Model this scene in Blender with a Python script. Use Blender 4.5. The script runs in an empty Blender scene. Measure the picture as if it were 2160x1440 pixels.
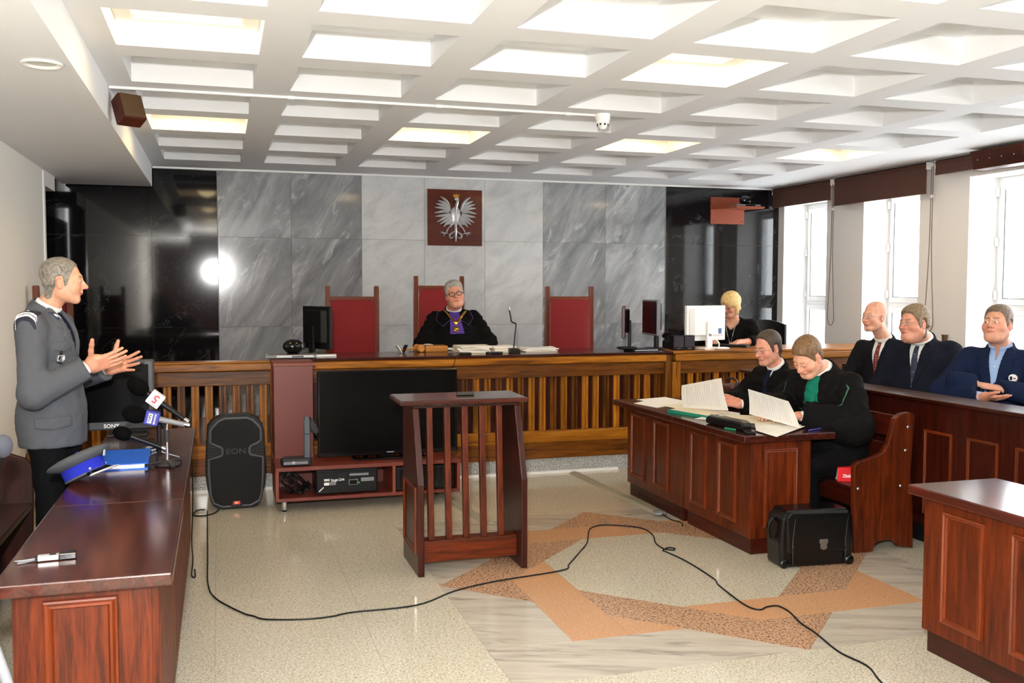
import bpy, bmesh, math, random
import numpy as np
from mathutils import Vector, Matrix, Euler
random.seed(7); np.random.seed(7)
S = bpy.context.scene
COL = S.collection
PI = math.pi
# ------------------------------------------------------------------ camera
CAMZ = 1.62
yaw, pitch, roll = .2971, -.0556, .0017
cd = bpy.data.cameras.new('camera'); cam = bpy.data.objects.new('camera', cd); COL.objects.link(cam)
cd.sensor_width = 36; cd.lens = 2017.75 / 2160 * 36; cd.clip_start = .05
fw = Vector((math.sin(yaw)*math.cos(pitch), math.cos(yaw)*math.cos(pitch), math.sin(pitch)))
rt = Vector((math.cos(yaw), -math.sin(yaw), 0)); up = rt.cross(fw)
r2 = math.cos(roll)*rt + math.sin(roll)*up; u2 = -math.sin(roll)*rt + math.cos(roll)*up
cam.matrix_world = Matrix(((r2.x, u2.x, -fw.x, 0), (r2.y, u2.y, -fw.y, 0), (r2.z, u2.z, -fw.z, CAMZ), (0, 0, 0, 1)))
S.camera = cam
# ------------------------------------------------------------------ light and exposure
S.view_settings.view_transform = 'Standard'; S.view_settings.look = 'None'
S.view_settings.gamma = 1; S.view_settings.use_curve_mapping = False
S.view_settings.exposure = 0.43
W = bpy.data.worlds.new('overcast_sky'); S.world = W; W.use_nodes = True
bg = W.node_tree.nodes['Background']; bg.inputs[0].default_value = (.93, .97, 1.0, 1); bg.inputs[1].default_value = 9.5
def lamp(name, kind, loc, energy, color=(1, 1, 1), **kw):
    d = bpy.data.lights.new(name, kind); d.energy = energy; d.color = color
    for k, v in kw.items(): setattr(d, k, v)
    o = bpy.data.objects.new(name, d); o.location = loc; COL.objects.link(o); return o
# the photographer's flash, a hand above the lens (its mirror image sits in the black marble)
flash = lamp('camera_flash', 'POINT', (-.08, -.02, 1.95), 640, (1, .985, .96), shadow_soft_size=.05)
# ------------------------------------------------------------------ helpers
def lin(c):
    if isinstance(c, str): c = tuple(int(c[i:i+2], 16)/255 for i in (0, 2, 4))
    else: c = tuple(x/255 for x in c)
    return tuple((x/12.92 if x <= .04045 else ((x+.055)/1.055)**2.4) for x in c) + (1,)
class MB:
    def __init__(s): s.v = []; s.f = []; s.mi = []
    def add(s, vs, fs, mi=0):
        b = len(s.v); s.v += [tuple(map(float, p)) for p in vs]
        s.f += [tuple(b+i for i in f) for f in fs]; s.mi += [mi]*len(fs); return s
    def box(s, x0, x1, y0, y1, z0, z1, mi=0):
        return s.add([(x, y, z) for z in (z0, z1) for y in (y0, y1) for x in (x0, x1)],
            [(0,2,3,1), (4,5,7,6), (0,1,5,4), (2,6,7,3), (0,4,6,2), (1,3,7,5)], mi)
    def obox(s, c, size, R=None, mi=0):
        R = R or Matrix.Identity(3); c = Vector(c)
        vs = [c + R @ Vector((size[0]*(i-.5), size[1]*(j-.5), size[2]*(k-.5))) for k in (0,1) for j in (0,1) for i in (0,1)]
        return s.add(vs, [(0,2,3,1), (4,5,7,6), (0,1,5,4), (2,6,7,3), (0,4,6,2), (1,3,7,5)], mi)
    def prism(s, poly, a, b, axis='z', mi=0):
        n = len(poly)
        f = {'z': lambda p, h: (p[0], p[1], h), 'y': lambda p, h: (p[0], h, p[1]), 'x': lambda p, h: (h, p[0], p[1])}[axis]
        vs = [f(p, a) for p in poly] + [f(p, b) for p in poly]
        return s.add(vs, [tuple(range(n))[::-1], tuple(range(n, 2*n))] + [(i, (i+1) % n, n+(i+1) % n, n+i) for i in range(n)], mi)
    def tube(s, pts, r, n=8, mi=0, closed=False, flat=1.0):
        pts = [Vector(p) for p in pts]; m = len(pts)
        rs = r if isinstance(r, (list, tuple)) else [r]*m
        nrm = None; vs = []
        for i, p in enumerate(pts):
            if closed: t = (pts[(i+1) % m]-pts[i-1])
            else: t = pts[min(i+1, m-1)]-pts[max(i-1, 0)]
            t.normalize()
            if nrm is None: nrm = t.cross(Vector((0, 0, 1)) if abs(t.z) < .9 else Vector((1, 0, 0))).normalized()
            else: nrm = (nrm - t*nrm.dot(t)).normalized()
            bn = t.cross(nrm)
            vs += [p + (nrm*math.cos(2*PI*k/n) + bn*math.sin(2*PI*k/n)*flat)*rs[i] for k in range(n)]
        fs = [(i*n+k, i*n+(k+1) % n, ((i+1) % m)*n+(k+1) % n, ((i+1) % m)*n+k) for i in range(m if closed else m-1) for k in range(n)]
        if not closed: fs += [tuple(range(n))[::-1], tuple(range((m-1)*n, m*n))]
        return s.add(vs, fs, mi)
    def lathe(s, prof, n=24, c=(0, 0, 0), R=None, mi=0):
        R = R or Matrix.Identity(3); c = Vector(c); m = len(prof)
        vs = [c + R @ Vector((r*math.cos(2*PI*k/n), r*math.sin(2*PI*k/n), z)) for r, z in prof for k in range(n)]
        fs = [(i*n+k, i*n+(k+1) % n, (i+1)*n+(k+1) % n, (i+1)*n+k) for i in range(m-1) for k in range(n)]
        fs += [tuple(range(n))[::-1], tuple(range((m-1)*n, m*n))]
        return s.add(vs, fs, mi)
    def ell(s, c, r, n=16, m=10, R=None, mi=0):
        R = R or Matrix.Identity(3); c = Vector(c)
        vs = [c + R @ Vector((0, 0, -r[2]))]
        for i in range(1, m):
            a = -PI/2 + PI*i/m
            vs += [c + R @ Vector((r[0]*math.cos(a)*math.cos(2*PI*k/n), r[1]*math.cos(a)*math.sin(2*PI*k/n), r[2]*math.sin(a))) for k in range(n)]
        vs.append(c + R @ Vector((0, 0, r[2]))); L = len(vs)-1
        fs = [(0, 1+(k+1) % n, 1+k) for k in range(n)] + [(L, L-n+k, L-n+(k+1) % n) for k in range(n)]
        fs += [(1+i*n+k, 1+i*n+(k+1) % n, 1+(i+1)*n+(k+1) % n, 1+(i+1)*n+k) for i in range(m-2) for k in range(n)]
        return s.add(vs, fs, mi)
    def sheet(s, grid, th=0.0008, mi=0):
        """a bent sheet: grid[i][j] points, closed with thickness"""
        h = len(grid); w = len(grid[0]); P = [[Vector(p) for p in r] for r in grid]
        top = []; bot = []
        for i in range(h):
            for j in range(w):
                du = P[i][min(j+1, w-1)]-P[i][max(j-1, 0)]; dv = P[min(i+1, h-1)][j]-P[max(i-1, 0)][j]
                nn = du.cross(dv).normalized()*th/2
                top.append(P[i][j]+nn); bot.append(P[i][j]-nn)
        N = h*w; idx = lambda i, j: i*w+j
        fs = []
        for i in range(h-1):
            for j in range(w-1):
                q = (idx(i, j), idx(i, j+1), idx(i+1, j+1), idx(i+1, j))
                fs.append(q); fs.append(tuple(N+k for k in q[::-1]))
        ring = [idx(0, j) for j in range(w)] + [idx(i, w-1) for i in range(1, h)] + [idx(h-1, j) for j in range(w-2, -1, -1)] + [idx(i, 0) for i in range(h-2, 0, -1)]
        for a, b in zip(ring, ring[1:]+ring[:1]): fs.append((a, N+a, N+b, b))
        return s.add(top+bot, fs, mi)
    def xf(s, M):
        s.v = [tuple(M @ Vector(p)) for p in s.v]; return s
    def mesh(s, name, org=(0, 0, 0), recalc=True):
        me = bpy.data.meshes.new(name)
        me.from_pydata([(p[0]-org[0], p[1]-org[1], p[2]-org[2]) for p in s.v], [], s.f)
        me.polygons.foreach_set('material_index', s.mi)
        if recalc:
            bm = bmesh.new(); bm.from_mesh(me); bmesh.ops.recalc_face_normals(bm, faces=bm.faces); bm.to_mesh(me); bm.free()
        return me
    def build(s, name, m, parent=None, smooth=False, bevel=0, org=None, label=None):
        if org is None: org = parent.get('_o', (0, 0, 0)) if parent is not None else (0, 0, 0)
        me = s.mesh(name, org)
        return mkobj(name, me, m, parent, smooth, bevel, label)
def mkobj(name, me, m, parent=None, smooth=False, bevel=0, label=None):
    for q in (m if isinstance(m, (list, tuple)) else [m]): me.materials.append(q)
    o = bpy.data.objects.new(name, me); COL.objects.link(o)
    if parent is not None:
        o.parent = parent
        if '_o' in parent: o['_o'] = parent['_o']
    if smooth:
        me.polygons.foreach_set('use_smooth', [True]*len(me.polygons))
        if smooth != 2:
            try: me.set_sharp_from_angle(angle=math.radians(smooth if smooth > 3 else 40))
            except Exception: pass
    if bevel:
        md = o.modifiers.new('bevel', 'BEVEL'); md.width = bevel; md.segments = 2; md.limit_method = 'ANGLE'; md.angle_limit = math.radians(50)
    if label: o['label'] = label
    return o
def tag(o, label, cat, group=None):
    o['label'] = label; o['category'] = cat
    if group: o['group'] = group
    return o
def thing(name, label, cat, loc=(0, 0, 0), rz=0, group=None, world=False):
    """an Empty at the base of a thing; world=True: its parts are given in room coordinates"""
    o = bpy.data.objects.new(name, None); COL.objects.link(o); o.empty_display_size = .05
    o.location = loc; o.rotation_euler = (0, 0, rz); tag(o, label, cat, group)
    if world: o['_o'] = tuple(loc)
    return o
def struct(name, mb, m, label=None, **kw):
    o = mb.build(name, m, **kw); o['kind'] = 'structure'
    if label: o['label'] = label
    return o
def copy_tree(root, loc=None, rz=None, label=None):
    c = root.copy(); COL.objects.link(c)
    if loc is not None: c.location = loc
    if rz is not None: c.rotation_euler = (0, 0, rz)
    if label: c['label'] = label
    for ch in root.children:
        d = ch.copy(); COL.objects.link(d); d.parent = c
        for g in ch.children:
            e = g.copy(); COL.objects.link(e); e.parent = d
    return c
def inst(o, off, parent=None):
    c = o.copy(); COL.objects.link(c); c.parent = parent or o.parent; c.location = Vector(o.location)+Vector(off); return c
def rotz(a): return Matrix.Rotation(a, 3, 'Z')
def spline(pts, n=8):
    P = [Vector(p) for p in pts]; out = []
    for i in range(len(P)-1):
        a = P[max(i-1, 0)]; b = P[i]; c = P[i+1]; d = P[min(i+2, len(P)-1)]
        for k in range(n):
            t = k/n
            out.append(.5*((2*b) + (c-a)*t + (2*a-5*b+4*c-d)*t*t + (3*b-a-3*c+d)*t**3))
    out.append(P[-1]); return out
# ------------------------------------------------------------------ materials
def newmat(name):
    m = bpy.data.materials.new(name); m.use_nodes = True
    nt = m.node_tree; return m, nt, nt.nodes['Principled BSDF']
def N(nt, t, **kw):
    n = nt.nodes.new(t)
    for k, v in kw.items():
        if k in n.inputs: n.inputs[k].default_value = v
        else: setattr(n, k, v)
    return n
def ramp(nt, stops, interp='LINEAR'):
    r = nt.nodes.new('ShaderNodeValToRGB'); cr = r.color_ramp; cr.interpolation = interp
    while len(cr.elements) < len(stops): cr.elements.new(.5)
    for e, (p, c) in zip(cr.elements, stops): e.position = p; e.color = c if len(c) == 4 else lin(c)
    return r
def plain(name, c, rough=.5, metal=0, coat=0, spec=None, noise=0, emit=None, estr=1, bump=0, bscale=200, sheen=0, nscale=30):
    m, nt, b = newmat(name)
    col = lin(c); b.inputs['Base Color'].default_value = col
    b.inputs['Roughness'].default_value = rough; b.inputs['Metallic'].default_value = metal
    b.inputs['Coat Weight'].default_value = coat; b.inputs['Coat Roughness'].default_value = .08
    if spec is not None: b.inputs['Specular IOR Level'].default_value = spec
    if sheen: b.inputs['Sheen Weight'].default_value = sheen
    if noise or bump:
        tc = N(nt, 'ShaderNodeTexCoord')
    if noise:
        nz = N(nt, 'ShaderNodeTexNoise', Scale=float(nscale), Detail=4.0)
        nt.links.new(tc.outputs['Object'], nz.inputs['Vector'])
        r = ramp(nt, [(.3, tuple(x*(1-noise) for x in col[:3])+(1,)), (.7, tuple(min(1, x*(1+noise)) for x in col[:3])+(1,))])
        nt.links.new(nz.outputs[0], r.inputs[0]); nt.links.new(r.outputs[0], b.inputs['Base Color'])
    if bump:
        n2 = N(nt, 'ShaderNodeTexNoise', Scale=float(bscale), Detail=3.0); nt.links.new(tc.outputs['Object'], n2.inputs['Vector'])
        bp = N(nt, 'ShaderNodeBump', Strength=bump, Distance=.002); nt.links.new(n2.outputs[0], bp.inputs['Height']); nt.links.new(bp.outputs[0], b.inputs['Normal'])
    if emit:
        b.inputs['Emission Color'].default_value = lin(emit); b.inputs['Emission Strength'].default_value = estr
    return m
def wood(name, c1, c2, axis='Z', sc=14, rough=.3, coat=.3, c3=None, spread=(.3, .7), bump=.05, spec=.28):
    m, nt, b = newmat(name)
    tc = N(nt, 'ShaderNodeTexCoord'); mp = N(nt, 'ShaderNodeMapping')
    s = [sc, sc, sc]; s['XYZ'.index(axis)] = sc*.07; mp.inputs['Scale'].default_value = s
    oi = N(nt, 'ShaderNodeObjectInfo'); vm = N(nt, 'ShaderNodeVectorMath', operation='MULTIPLY_ADD')
    vm.inputs[1].default_value = (7, 11, 5)
    nt.links.new(tc.outputs['Object'], mp.inputs['Vector'])
    nt.links.new(oi.outputs['Random'], vm.inputs[0]); nt.links.new(mp.outputs[0], vm.inputs[2])
    nz = N(nt, 'ShaderNodeTexNoise', Scale=1.0, Detail=8.0, Roughness=.62, Distortion=.9); nt.links.new(vm.outputs[0], nz.inputs['Vector'])
    nz2 = N(nt, 'ShaderNodeTexNoise', Scale=5.0, Detail=3.0); nt.links.new(vm.outputs[0], nz2.inputs['Vector'])
    ad = N(nt, 'ShaderNodeMath', operation='MULTIPLY_ADD'); ad.inputs[1].default_value = .35
    nt.links.new(nz2.outputs[0], ad.inputs[0]); nt.links.new(nz.outputs[0], ad.inputs[2])
    sb = N(nt, 'ShaderNodeMath', operation='SUBTRACT'); sb.inputs[1].default_value = .17; nt.links.new(ad.outputs[0], sb.inputs[0])
    st = [(spread[0], c1), (spread[1], c2)] if c3 is None else [(spread[0], c1), (.5, c2), (spread[1], c3)]
    r = ramp(nt, st); nt.links.new(sb.outputs[0], r.inputs[0])
    hs = N(nt, 'ShaderNodeHueSaturation'); mr = N(nt, 'ShaderNodeMapRange'); mr.inputs[3].default_value = .82; mr.inputs[4].default_value = 1.18
    nt.links.new(oi.outputs['Random'], mr.inputs[0]); nt.links.new(mr.outputs[0], hs.inputs['Value']); nt.links.new(r.outputs[0], hs.inputs['Color'])
    nt.links.new(hs.outputs[0], b.inputs['Base Color'])
    b.inputs['Roughness'].default_value = rough; b.inputs['Coat Weight'].default_value = coat*.6; b.inputs['Coat Roughness'].default_value = .12; b.inputs['Specular IOR Level'].default_value = spec
    if bump:
        bp = N(nt, 'ShaderNodeBump', Strength=bump, Distance=.002); nt.links.new(sb.outputs[0], bp.inputs['Height']); nt.links.new(bp.outputs[0], b.inputs['Normal'])
    return m
def marble(name, base, vein, dark=None, sc=1.2, rough=.08, veinw=.03, dist=3.0, rot=(0, .6, .3), amt=1, cloud=None, coat=0, an=2.2):
    m, nt, b = newmat(name)
    tc = N(nt, 'ShaderNodeTexCoord'); mp = N(nt, 'ShaderNodeMapping'); mp0 = N(nt, 'ShaderNodeMapping'); mp0.inputs['Rotation'].default_value = rot
    mp.inputs['Scale'].default_value = (sc*2.2/an, sc*an*.8, sc*an); nt.links.new(mp0.outputs[0], mp.inputs['Vector'])
    oi = N(nt, 'ShaderNodeObjectInfo'); vm = N(nt, 'ShaderNodeVectorMath', operation='MULTIPLY_ADD'); vm.inputs[1].default_value = (9, 13, 17)
    nt.links.new(tc.outputs['Object'], mp0.inputs['Vector']); nt.links.new(oi.outputs['Random'], vm.inputs[0]); nt.links.new(mp.outputs[0], vm.inputs[2])
    n1 = N(nt, 'ShaderNodeTexNoise', Scale=1.5, Detail=9.0, Roughness=.65, Distortion=dist*.35); nt.links.new(vm.outputs[0], n1.inputs['Vector'])
    r1 = ramp(nt, [(.28, dark or base), (.5, base), (.72, cloud or base)]); nt.links.new(n1.outputs[0], r1.inputs[0])
    n2 = N(nt, 'ShaderNodeTexNoise', Scale=1.1, Detail=6.0, Roughness=.6, Distortion=dist); nt.links.new(vm.outputs[0], n2.inputs['Vector'])
    a = N(nt, 'ShaderNodeMath', operation='SUBTRACT'); a.inputs[1].default_value = .5; nt.links.new(n2.outputs[0], a.inputs[0])
    ab = N(nt, 'ShaderNodeMath', operation='ABSOLUTE'); nt.links.new(a.outputs[0], ab.inputs[0])
    r2_ = ramp(nt, [(0, (amt, amt, amt, 1)), (veinw, (0, 0, 0, 1))]); nt.links.new(ab.outputs[0], r2_.inputs[0])
    n3 = N(nt, 'ShaderNodeTexNoise', Scale=2.2, Detail=2.0); nt.links.new(vm.outputs[0], n3.inputs['Vector'])
    r3 = ramp(nt, [(.45, (0, 0, 0, 1)), (.65, (1, 1, 1, 1))]); nt.links.new(n3.outputs[0], r3.inputs[0])
    mu = N(nt, 'ShaderNodeMath', operation='MULTIPLY'); nt.links.new(r2_.outputs[0], mu.inputs[0]); nt.links.new(r3.outputs[0], mu.inputs[1])
    mx = N(nt, 'ShaderNodeMix', data_type='RGBA'); nt.links.new(mu.outputs[0], mx.inputs['Factor'])
    nt.links.new(r1.outputs[0], mx.inputs[6]); mx.inputs[7].default_value = lin(vein)
    nt.links.new(mx.outputs[2], b.inputs['Base Color']); b.inputs['Roughness'].default_value = rough; b.inputs['Coat Weight'].default_value = coat
    return m
def speck(name, base, cols, sc=90, rough=.12, th=.56, big=None):
    """terrazzo / granite: base with specks of each colour"""
    m, nt, b = newmat(name)
    tc = N(nt, 'ShaderNodeTexCoord'); geo = N(nt, 'ShaderNodeNewGeometry'); cur = None
    rgb = N(nt, 'ShaderNodeRGB'); rgb.outputs[0].default_value = lin(base); cur = rgb.outputs[0]
    nb = N(nt, 'ShaderNodeTexNoise', Scale=6.0, Detail=2.0); nt.links.new(geo.outputs['Position'], nb.inputs['Vector'])
    for i, (c, s_, t) in enumerate(cols):
        mp = N(nt, 'ShaderNodeMapping'); mp.inputs['Location'].default_value = (i*3.7, i*1.9, i); nt.links.new(geo.outputs['Position'], mp.inputs['Vector'])
        nz = N(nt, 'ShaderNodeTexNoise', Scale=float(s_), Detail=2.0, Roughness=.5); nt.links.new(mp.outputs[0], nz.inputs['Vector'])
        r = ramp(nt, [(t, (0, 0, 0, 1)), (t+.035, (1, 1, 1, 1))]); nt.links.new(nz.outputs[0], r.inputs[0])
        mx = N(nt, 'ShaderNodeMix', data_type='RGBA'); nt.links.new(r.outputs[0], mx.inputs['Factor']); nt.links.new(cur, mx.inputs[6]); mx.inputs[7].default_value = lin(c)
        cur = mx.outputs[2]
    nt.links.new(cur, b.inputs['Base Color']); b.inputs['Roughness'].default_value = rough
    return m
M = {}
M['wall'] = plain('painted_wall', (238, 236, 233), .7, bump=.05, bscale=300)
M['wall_l'] = plain('cream_wall', (230, 226, 217), .7, bump=.05, bscale=300)
M['ceil'] = plain('ceiling_paint', (230, 231, 232), .8)
M['white'] = plain('white_plastic', (236, 236, 234), .35)
M['pvc'] = plain('white_window_frame', (238, 240, 242), .3)
M['black_marble'] = marble('black_marble', (17, 16, 18), (120, 124, 128), (9, 9, 11), sc=.9, rough=.06, veinw=.005, dist=2.0, amt=.5)
M['grey_marble'] = marble('grey_marble', (142, 144, 147), (214, 216, 218), (98, 101, 105), sc=1.0, rough=.1, veinw=.03, dist=1.5, rot=(0, 1.0, 0), amt=.6, cloud=(182, 184, 186), an=2.8)
M['light_marble'] = marble('light_marble', (203, 205, 206), (146, 150, 153), (180, 183, 185), sc=1.3, rough=.1, veinw=.008, dist=3, amt=.45, cloud=(214, 216, 217))
M['floor_marble'] = marble('veined_floor_marble', (184, 176, 163), (112, 103, 96), (158, 148, 138), sc=2.0, rough=.13, veinw=.04, dist=.5, rot=(0, 0, .35), amt=.7, cloud=(196, 190, 178), an=4.5)
M['terrazzo'] = speck('terrazzo', (192, 186, 169), [((166, 156, 132), 100, .56), ((212, 208, 196), 90, .58), ((84, 77, 64), 120, .64)], rough=.1)
M['orange_stone'] = speck('salmon_stone', (196, 150, 113), [((176, 130, 94), 110, .57), ((206, 168, 134), 90, .6)], rough=.13)
M['speck_stone'] = speck('speckled_granite', (186, 148, 118), [((140, 110, 86), 80, .55), ((206, 174, 148), 80, .58), ((76, 62, 52), 95, .585)], rough=.12)
M['grout'] = plain('grout', (120, 110, 92), .8)
M['granite'] = speck('grey_granite', (176, 176, 172), [((110, 110, 108), 130, .54), ((216, 216, 212), 100, .58), ((60, 60, 58), 160, .62)], rough=.2)
M['bench_y'] = {a: wood('honey_oak_'+a, (90, 49, 8), (152, 92, 19), a, 18, .32, .2, (182, 118, 36)) for a in 'XYZ'}
M['bench_d'] = {a: wood('dark_oak_'+a, (50, 24, 4), (98, 54, 11), a, 18, .34, .2, (128, 76, 19)) for a in 'XYZ'}
M['maho'] = {a: wood('mahogany_'+a, (44, 13, 3), (78, 27, 6), a, 34, .36, .12, (102, 40, 10)) for a in 'XYZ'}
M['maho_top'] = {a: wood('mahogany_top_'+a, (36, 12, 8), (56, 19, 12), a, 14, .2, .35, (74, 28, 17), spec=.45) for a in 'XYZ'}
M['maho_dk'] = {a: wood('dark_mahogany_'+a, (30, 8, 3), (50, 14, 5), a, 30, .35, .2, (66, 19, 8)) for a in 'XYZ'}
M['mould'] = {a: wood('moulding_'+a, (72, 26, 6), (108, 43, 11), a, 34, .3, .3) for a in 'XYZ'}
M['lam'] = plain('red_brown_laminate', (104, 39, 24), .42, noise=.12, nscale=120)
M['lam_e'] = plain('laminate_edge', (122, 50, 30), .45, noise=.1, nscale=100)
M['blk'] = plain('black_plastic', (12, 12, 13), .45, spec=.25)
M['blk_gl'] = plain('black_gloss', (8, 8, 10), .12)
M['screen'] = plain('dark_screen', (6, 6, 7), .2, spec=.15)
M['dgrey'] = plain('charcoal_plastic', (36, 37, 40), .5, spec=.3)
M['mgrey'] = plain('grey_plastic', (118, 120, 124), .45)
M['chrome'] = plain('chrome', (205, 205, 208), .18, metal=1)
M['steel'] = plain('steel', (170, 172, 176), .3, metal=1)
M['brass'] = plain('brass', (196, 148, 60), .3, metal=1)
M['silver'] = plain('silver_relief', (206, 206, 208), .28, metal=.35)
M['paper'] = plain('white_paper', (236, 234, 228), .8)
M['paper_c'] = plain('cream_paper', (226, 216, 190), .8)
M['glass'] = None
def glassmat():
    m, nt, b = newmat('window_glass'); nt.nodes.remove(b)
    out = nt.nodes['Material Output']; t = N(nt, 'ShaderNodeBsdfTransparent'); g = N(nt, 'ShaderNodeBsdfGlossy', Roughness=.02)
    lw = N(nt, 'ShaderNodeLayerWeight'); pw = N(nt, 'ShaderNodeMath', operation='POWER'); pw.inputs[1].default_value = 5
    fr = N(nt, 'ShaderNodeMath', operation='MULTIPLY_ADD'); fr.inputs[1].default_value = .5; fr.inputs[2].default_value = .03; mx = N(nt, 'ShaderNodeMixShader')
    nt.links.new(lw.outputs['Facing'], pw.inputs[0]); nt.links.new(pw.outputs[0], fr.inputs[0]); nt.links.new(fr.outputs[0], mx.inputs[0]); nt.links.new(t.outputs[0], mx.inputs[1]); nt.links.new(g.outputs[0], mx.inputs[2]); nt.links.new(mx.outputs[0], out.inputs[0])
    return m
M['glass'] = glassmat()
# ================================================================== SETTING
CEIL = 2.82; XR = 6.5; XL = -1.4; YB = 10.2; YN = -3.5; SOF = 2.613; XS = -.612
# ---- floor: grout bed with stone slabs and the woven star as pieces
fl = struct('floor', MB().box(XL-.6, XR+.4, YN, YB+.1, -.12, -.004), M['grout'], 'polished stone floor with an inlaid eight-pointed star')
SCX, SCY = 2.515, 5.025
def stone(name, poly, m):
    c = (sum(p[0] for p in poly)/len(poly), sum(p[1] for p in poly)/len(poly))
    g = .0016; q = []
    for x, y in poly:
        d = math.hypot(x-c[0], y-c[1]); k = 1-g/d; q.append((c[0]+(x-c[0])*k, c[1]+(y-c[1])*k))
    return MB().prism(q, -.01, 0).build(name, m, fl)
a_, b_, r_ = .98, .69, 1.386; s_ = .69*math.sqrt(2)
def rotk(p, k):
    x, y = p
    for _ in range(k): x, y = y, -x
    return (SCX+x, SCY+y)
for k in range(4):
    pc = lambda *pp: [rotk(p, k) for p in pp]
    stone('orange_stone', pc((-a_, -a_), (-b_, -a_), (-b_, -b_), (-a_, -b_)), M['orange_stone'])
    stone('orange_stone', pc((-a_, -b_), (-b_, -b_), (-b_, s_-b_), (-a_, s_-a_)), M['orange_stone'])
    stone('orange_stone', pc((-b_, -a_), (-(r_-a_), -a_), (-b_, -(r_-b_))), M['orange_stone'])
    stone('speckled_stone', pc((-r_, 0), (-(r_-b_), b_), (-(s_-b_), b_), (-s_, 0)), M['speck_stone'])
    stone('speckled_stone', pc((-r_, 0), (-a_, 0), (-a_, -(r_-a_))), M['speck_stone'])
    stone('marble_slab', pc((-r_, 0), (-a_, -(r_-a_)), (-a_, -a_), (-r_, -a_)), M['floor_marble'])
    stone('marble_slab', pc((-r_, -a_), (-a_, -a_), (-(r_-a_), -a_), (0, -r_), (-r_, -r_)), M['floor_marble'])
q_ = s_-b_
for poly in ([(-b_, -q_), (-q_, -b_), (-q_, b_), (-b_, q_)], [(-q_, -b_), (q_, -b_), (q_, b_), (-q_, b_)], [(q_, -b_), (b_, -q_), (b_, q_), (q_, b_)]):
    stone('terrazzo_slab', [(SCX+x, SCY+y) for x, y in poly], M['terrazzo'])
x0s, x1s, y0s, y1s = SCX-r_, SCX+r_, SCY-r_, SCY+r_
def slabs(xa, xb, xs, ya, yb, ys):
    xs = [xa]+[x for x in xs if xa < x < xb]+[xb]; ys = [ya]+[y for y in ys if ya < y < yb]+[yb]
    for i in range(len(xs)-1):
        for j in range(len(ys)-1):
            stone('terrazzo_slab', [(xs[i], ys[j]), (xs[i+1], ys[j]), (xs[i+1], ys[j+1]), (xs[i], ys[j+1])], M['terrazzo'])
ysl = [y0s-2.8, y0s-1.4, y0s, y0s+1.386, y1s]
slabs(XL, x0s, [-.74, -.04, .655], YN, 7.9, ysl)
slabs(x0s, x1s, [1.36, 2.06, 2.76, 3.46], YN, y0s, [y0s-2.8, y0s-1.4])
slabs(x0s, x1s, [1.82, 2.515, 3.21], y1s, 7.9, [])
slabs(x1s, XR, [4.6, 5.3, 6.0], YN, 7.9, ysl)
# ---- platform behind the judges' bench
struct('platform', MB().box(XL, XR, 7.95, YB, 0, .3), M['bench_d']['X'], 'raised wooden platform behind the judges bench')
# ---- ceiling with coffers
GX0, GP, GW = -.468, .901, .684; GY0, GPY, GL, GD = 4.288, .8813, .66, .145
cols_ = range(7); rows_ = range(-7, 7)
xs = [XL-.6]; ys = [YN]
for i in cols_: xs += [GX0+i*GP, GX0+i*GP+GW]
for r in rows_: ys += [GY0+r*GPY-GL, GY0+r*GPY]
xs.append(XR+.4); ys.append(YB+.1)
mb = MB()
for i in range(len(xs)-1):
    for j in range(len(ys)-1):
        if i % 2 == 1 and j % 2 == 1: continue
        mb.add([(xs[i], ys[j], CEIL), (xs[i], ys[j+1], CEIL), (xs[i+1], ys[j+1], CEIL), (xs[i+1], ys[j], CEIL)], [(0, 1, 2, 3)])
mb.box(xs[0], xs[-1], ys[0], ys[-1], CEIL+.3, CEIL+.34)
ce = mb.mesh('ceiling', recalc=False); ce = mkobj('ceiling', ce, M['ceil']); ce['kind'] = 'structure'; ce['label'] = 'white coffered ceiling'
def cofmesh(d):
    m = MB(); h = GW/2; l = GL/2
    m.add([(-h, -l, 0), (h, -l, 0), (h, l, 0), (-h, l, 0), (-h, -l, d), (h, -l, d), (h, l, d), (-h, l, d)],
        [(0, 1, 5, 4), (1, 2, 6, 5), (2, 3, 7, 6), (3, 0, 4, 7), (4, 5, 6, 7)])
    return m.mesh('coffer', recalc=False)
lit = {(0, 1), (3, 1), (6, 1), (0, 4), (2, 4), (4, 4), (6, 4), (0, -2), (0, -5)}
cm = cofmesh(GD); cm2 = cofmesh(.19)
for q in (cm, cm2): q.materials.append(M['ceil'])
M['lamp_glow'] = plain('warm_diffuser', (255, 236, 190), .6, emit=(255, 210, 136), estr=4.5)
lampc = None
order = ['leftmost', 'second', 'third', 'fourth']
names = {(0, 1): 'lit recessed ceiling lamp in the near coffer beside the lowered left soffit', (3, 1): 'lit recessed ceiling lamp in the near coffer right of the smoke detector',
    (6, 1): 'lit recessed ceiling lamp cut by the right edge of the photo', (0, 4): 'leftmost lit ceiling lamp of the far row, by the left speaker box',
    (2, 4): 'second lit ceiling lamp from the left in the far row', (4, 4): 'third lit ceiling lamp from the left in the far row',
    (0, -2): 'ceiling lamp behind the photographer, third yellow stripe mirrored in the black marble', (0, -5): 'ceiling lamp behind the photographer, lowest yellow stripe mirrored in the black marble',
    (6, 4): 'rightmost lit ceiling lamp of the far row, nearest the roller blinds'}
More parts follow.
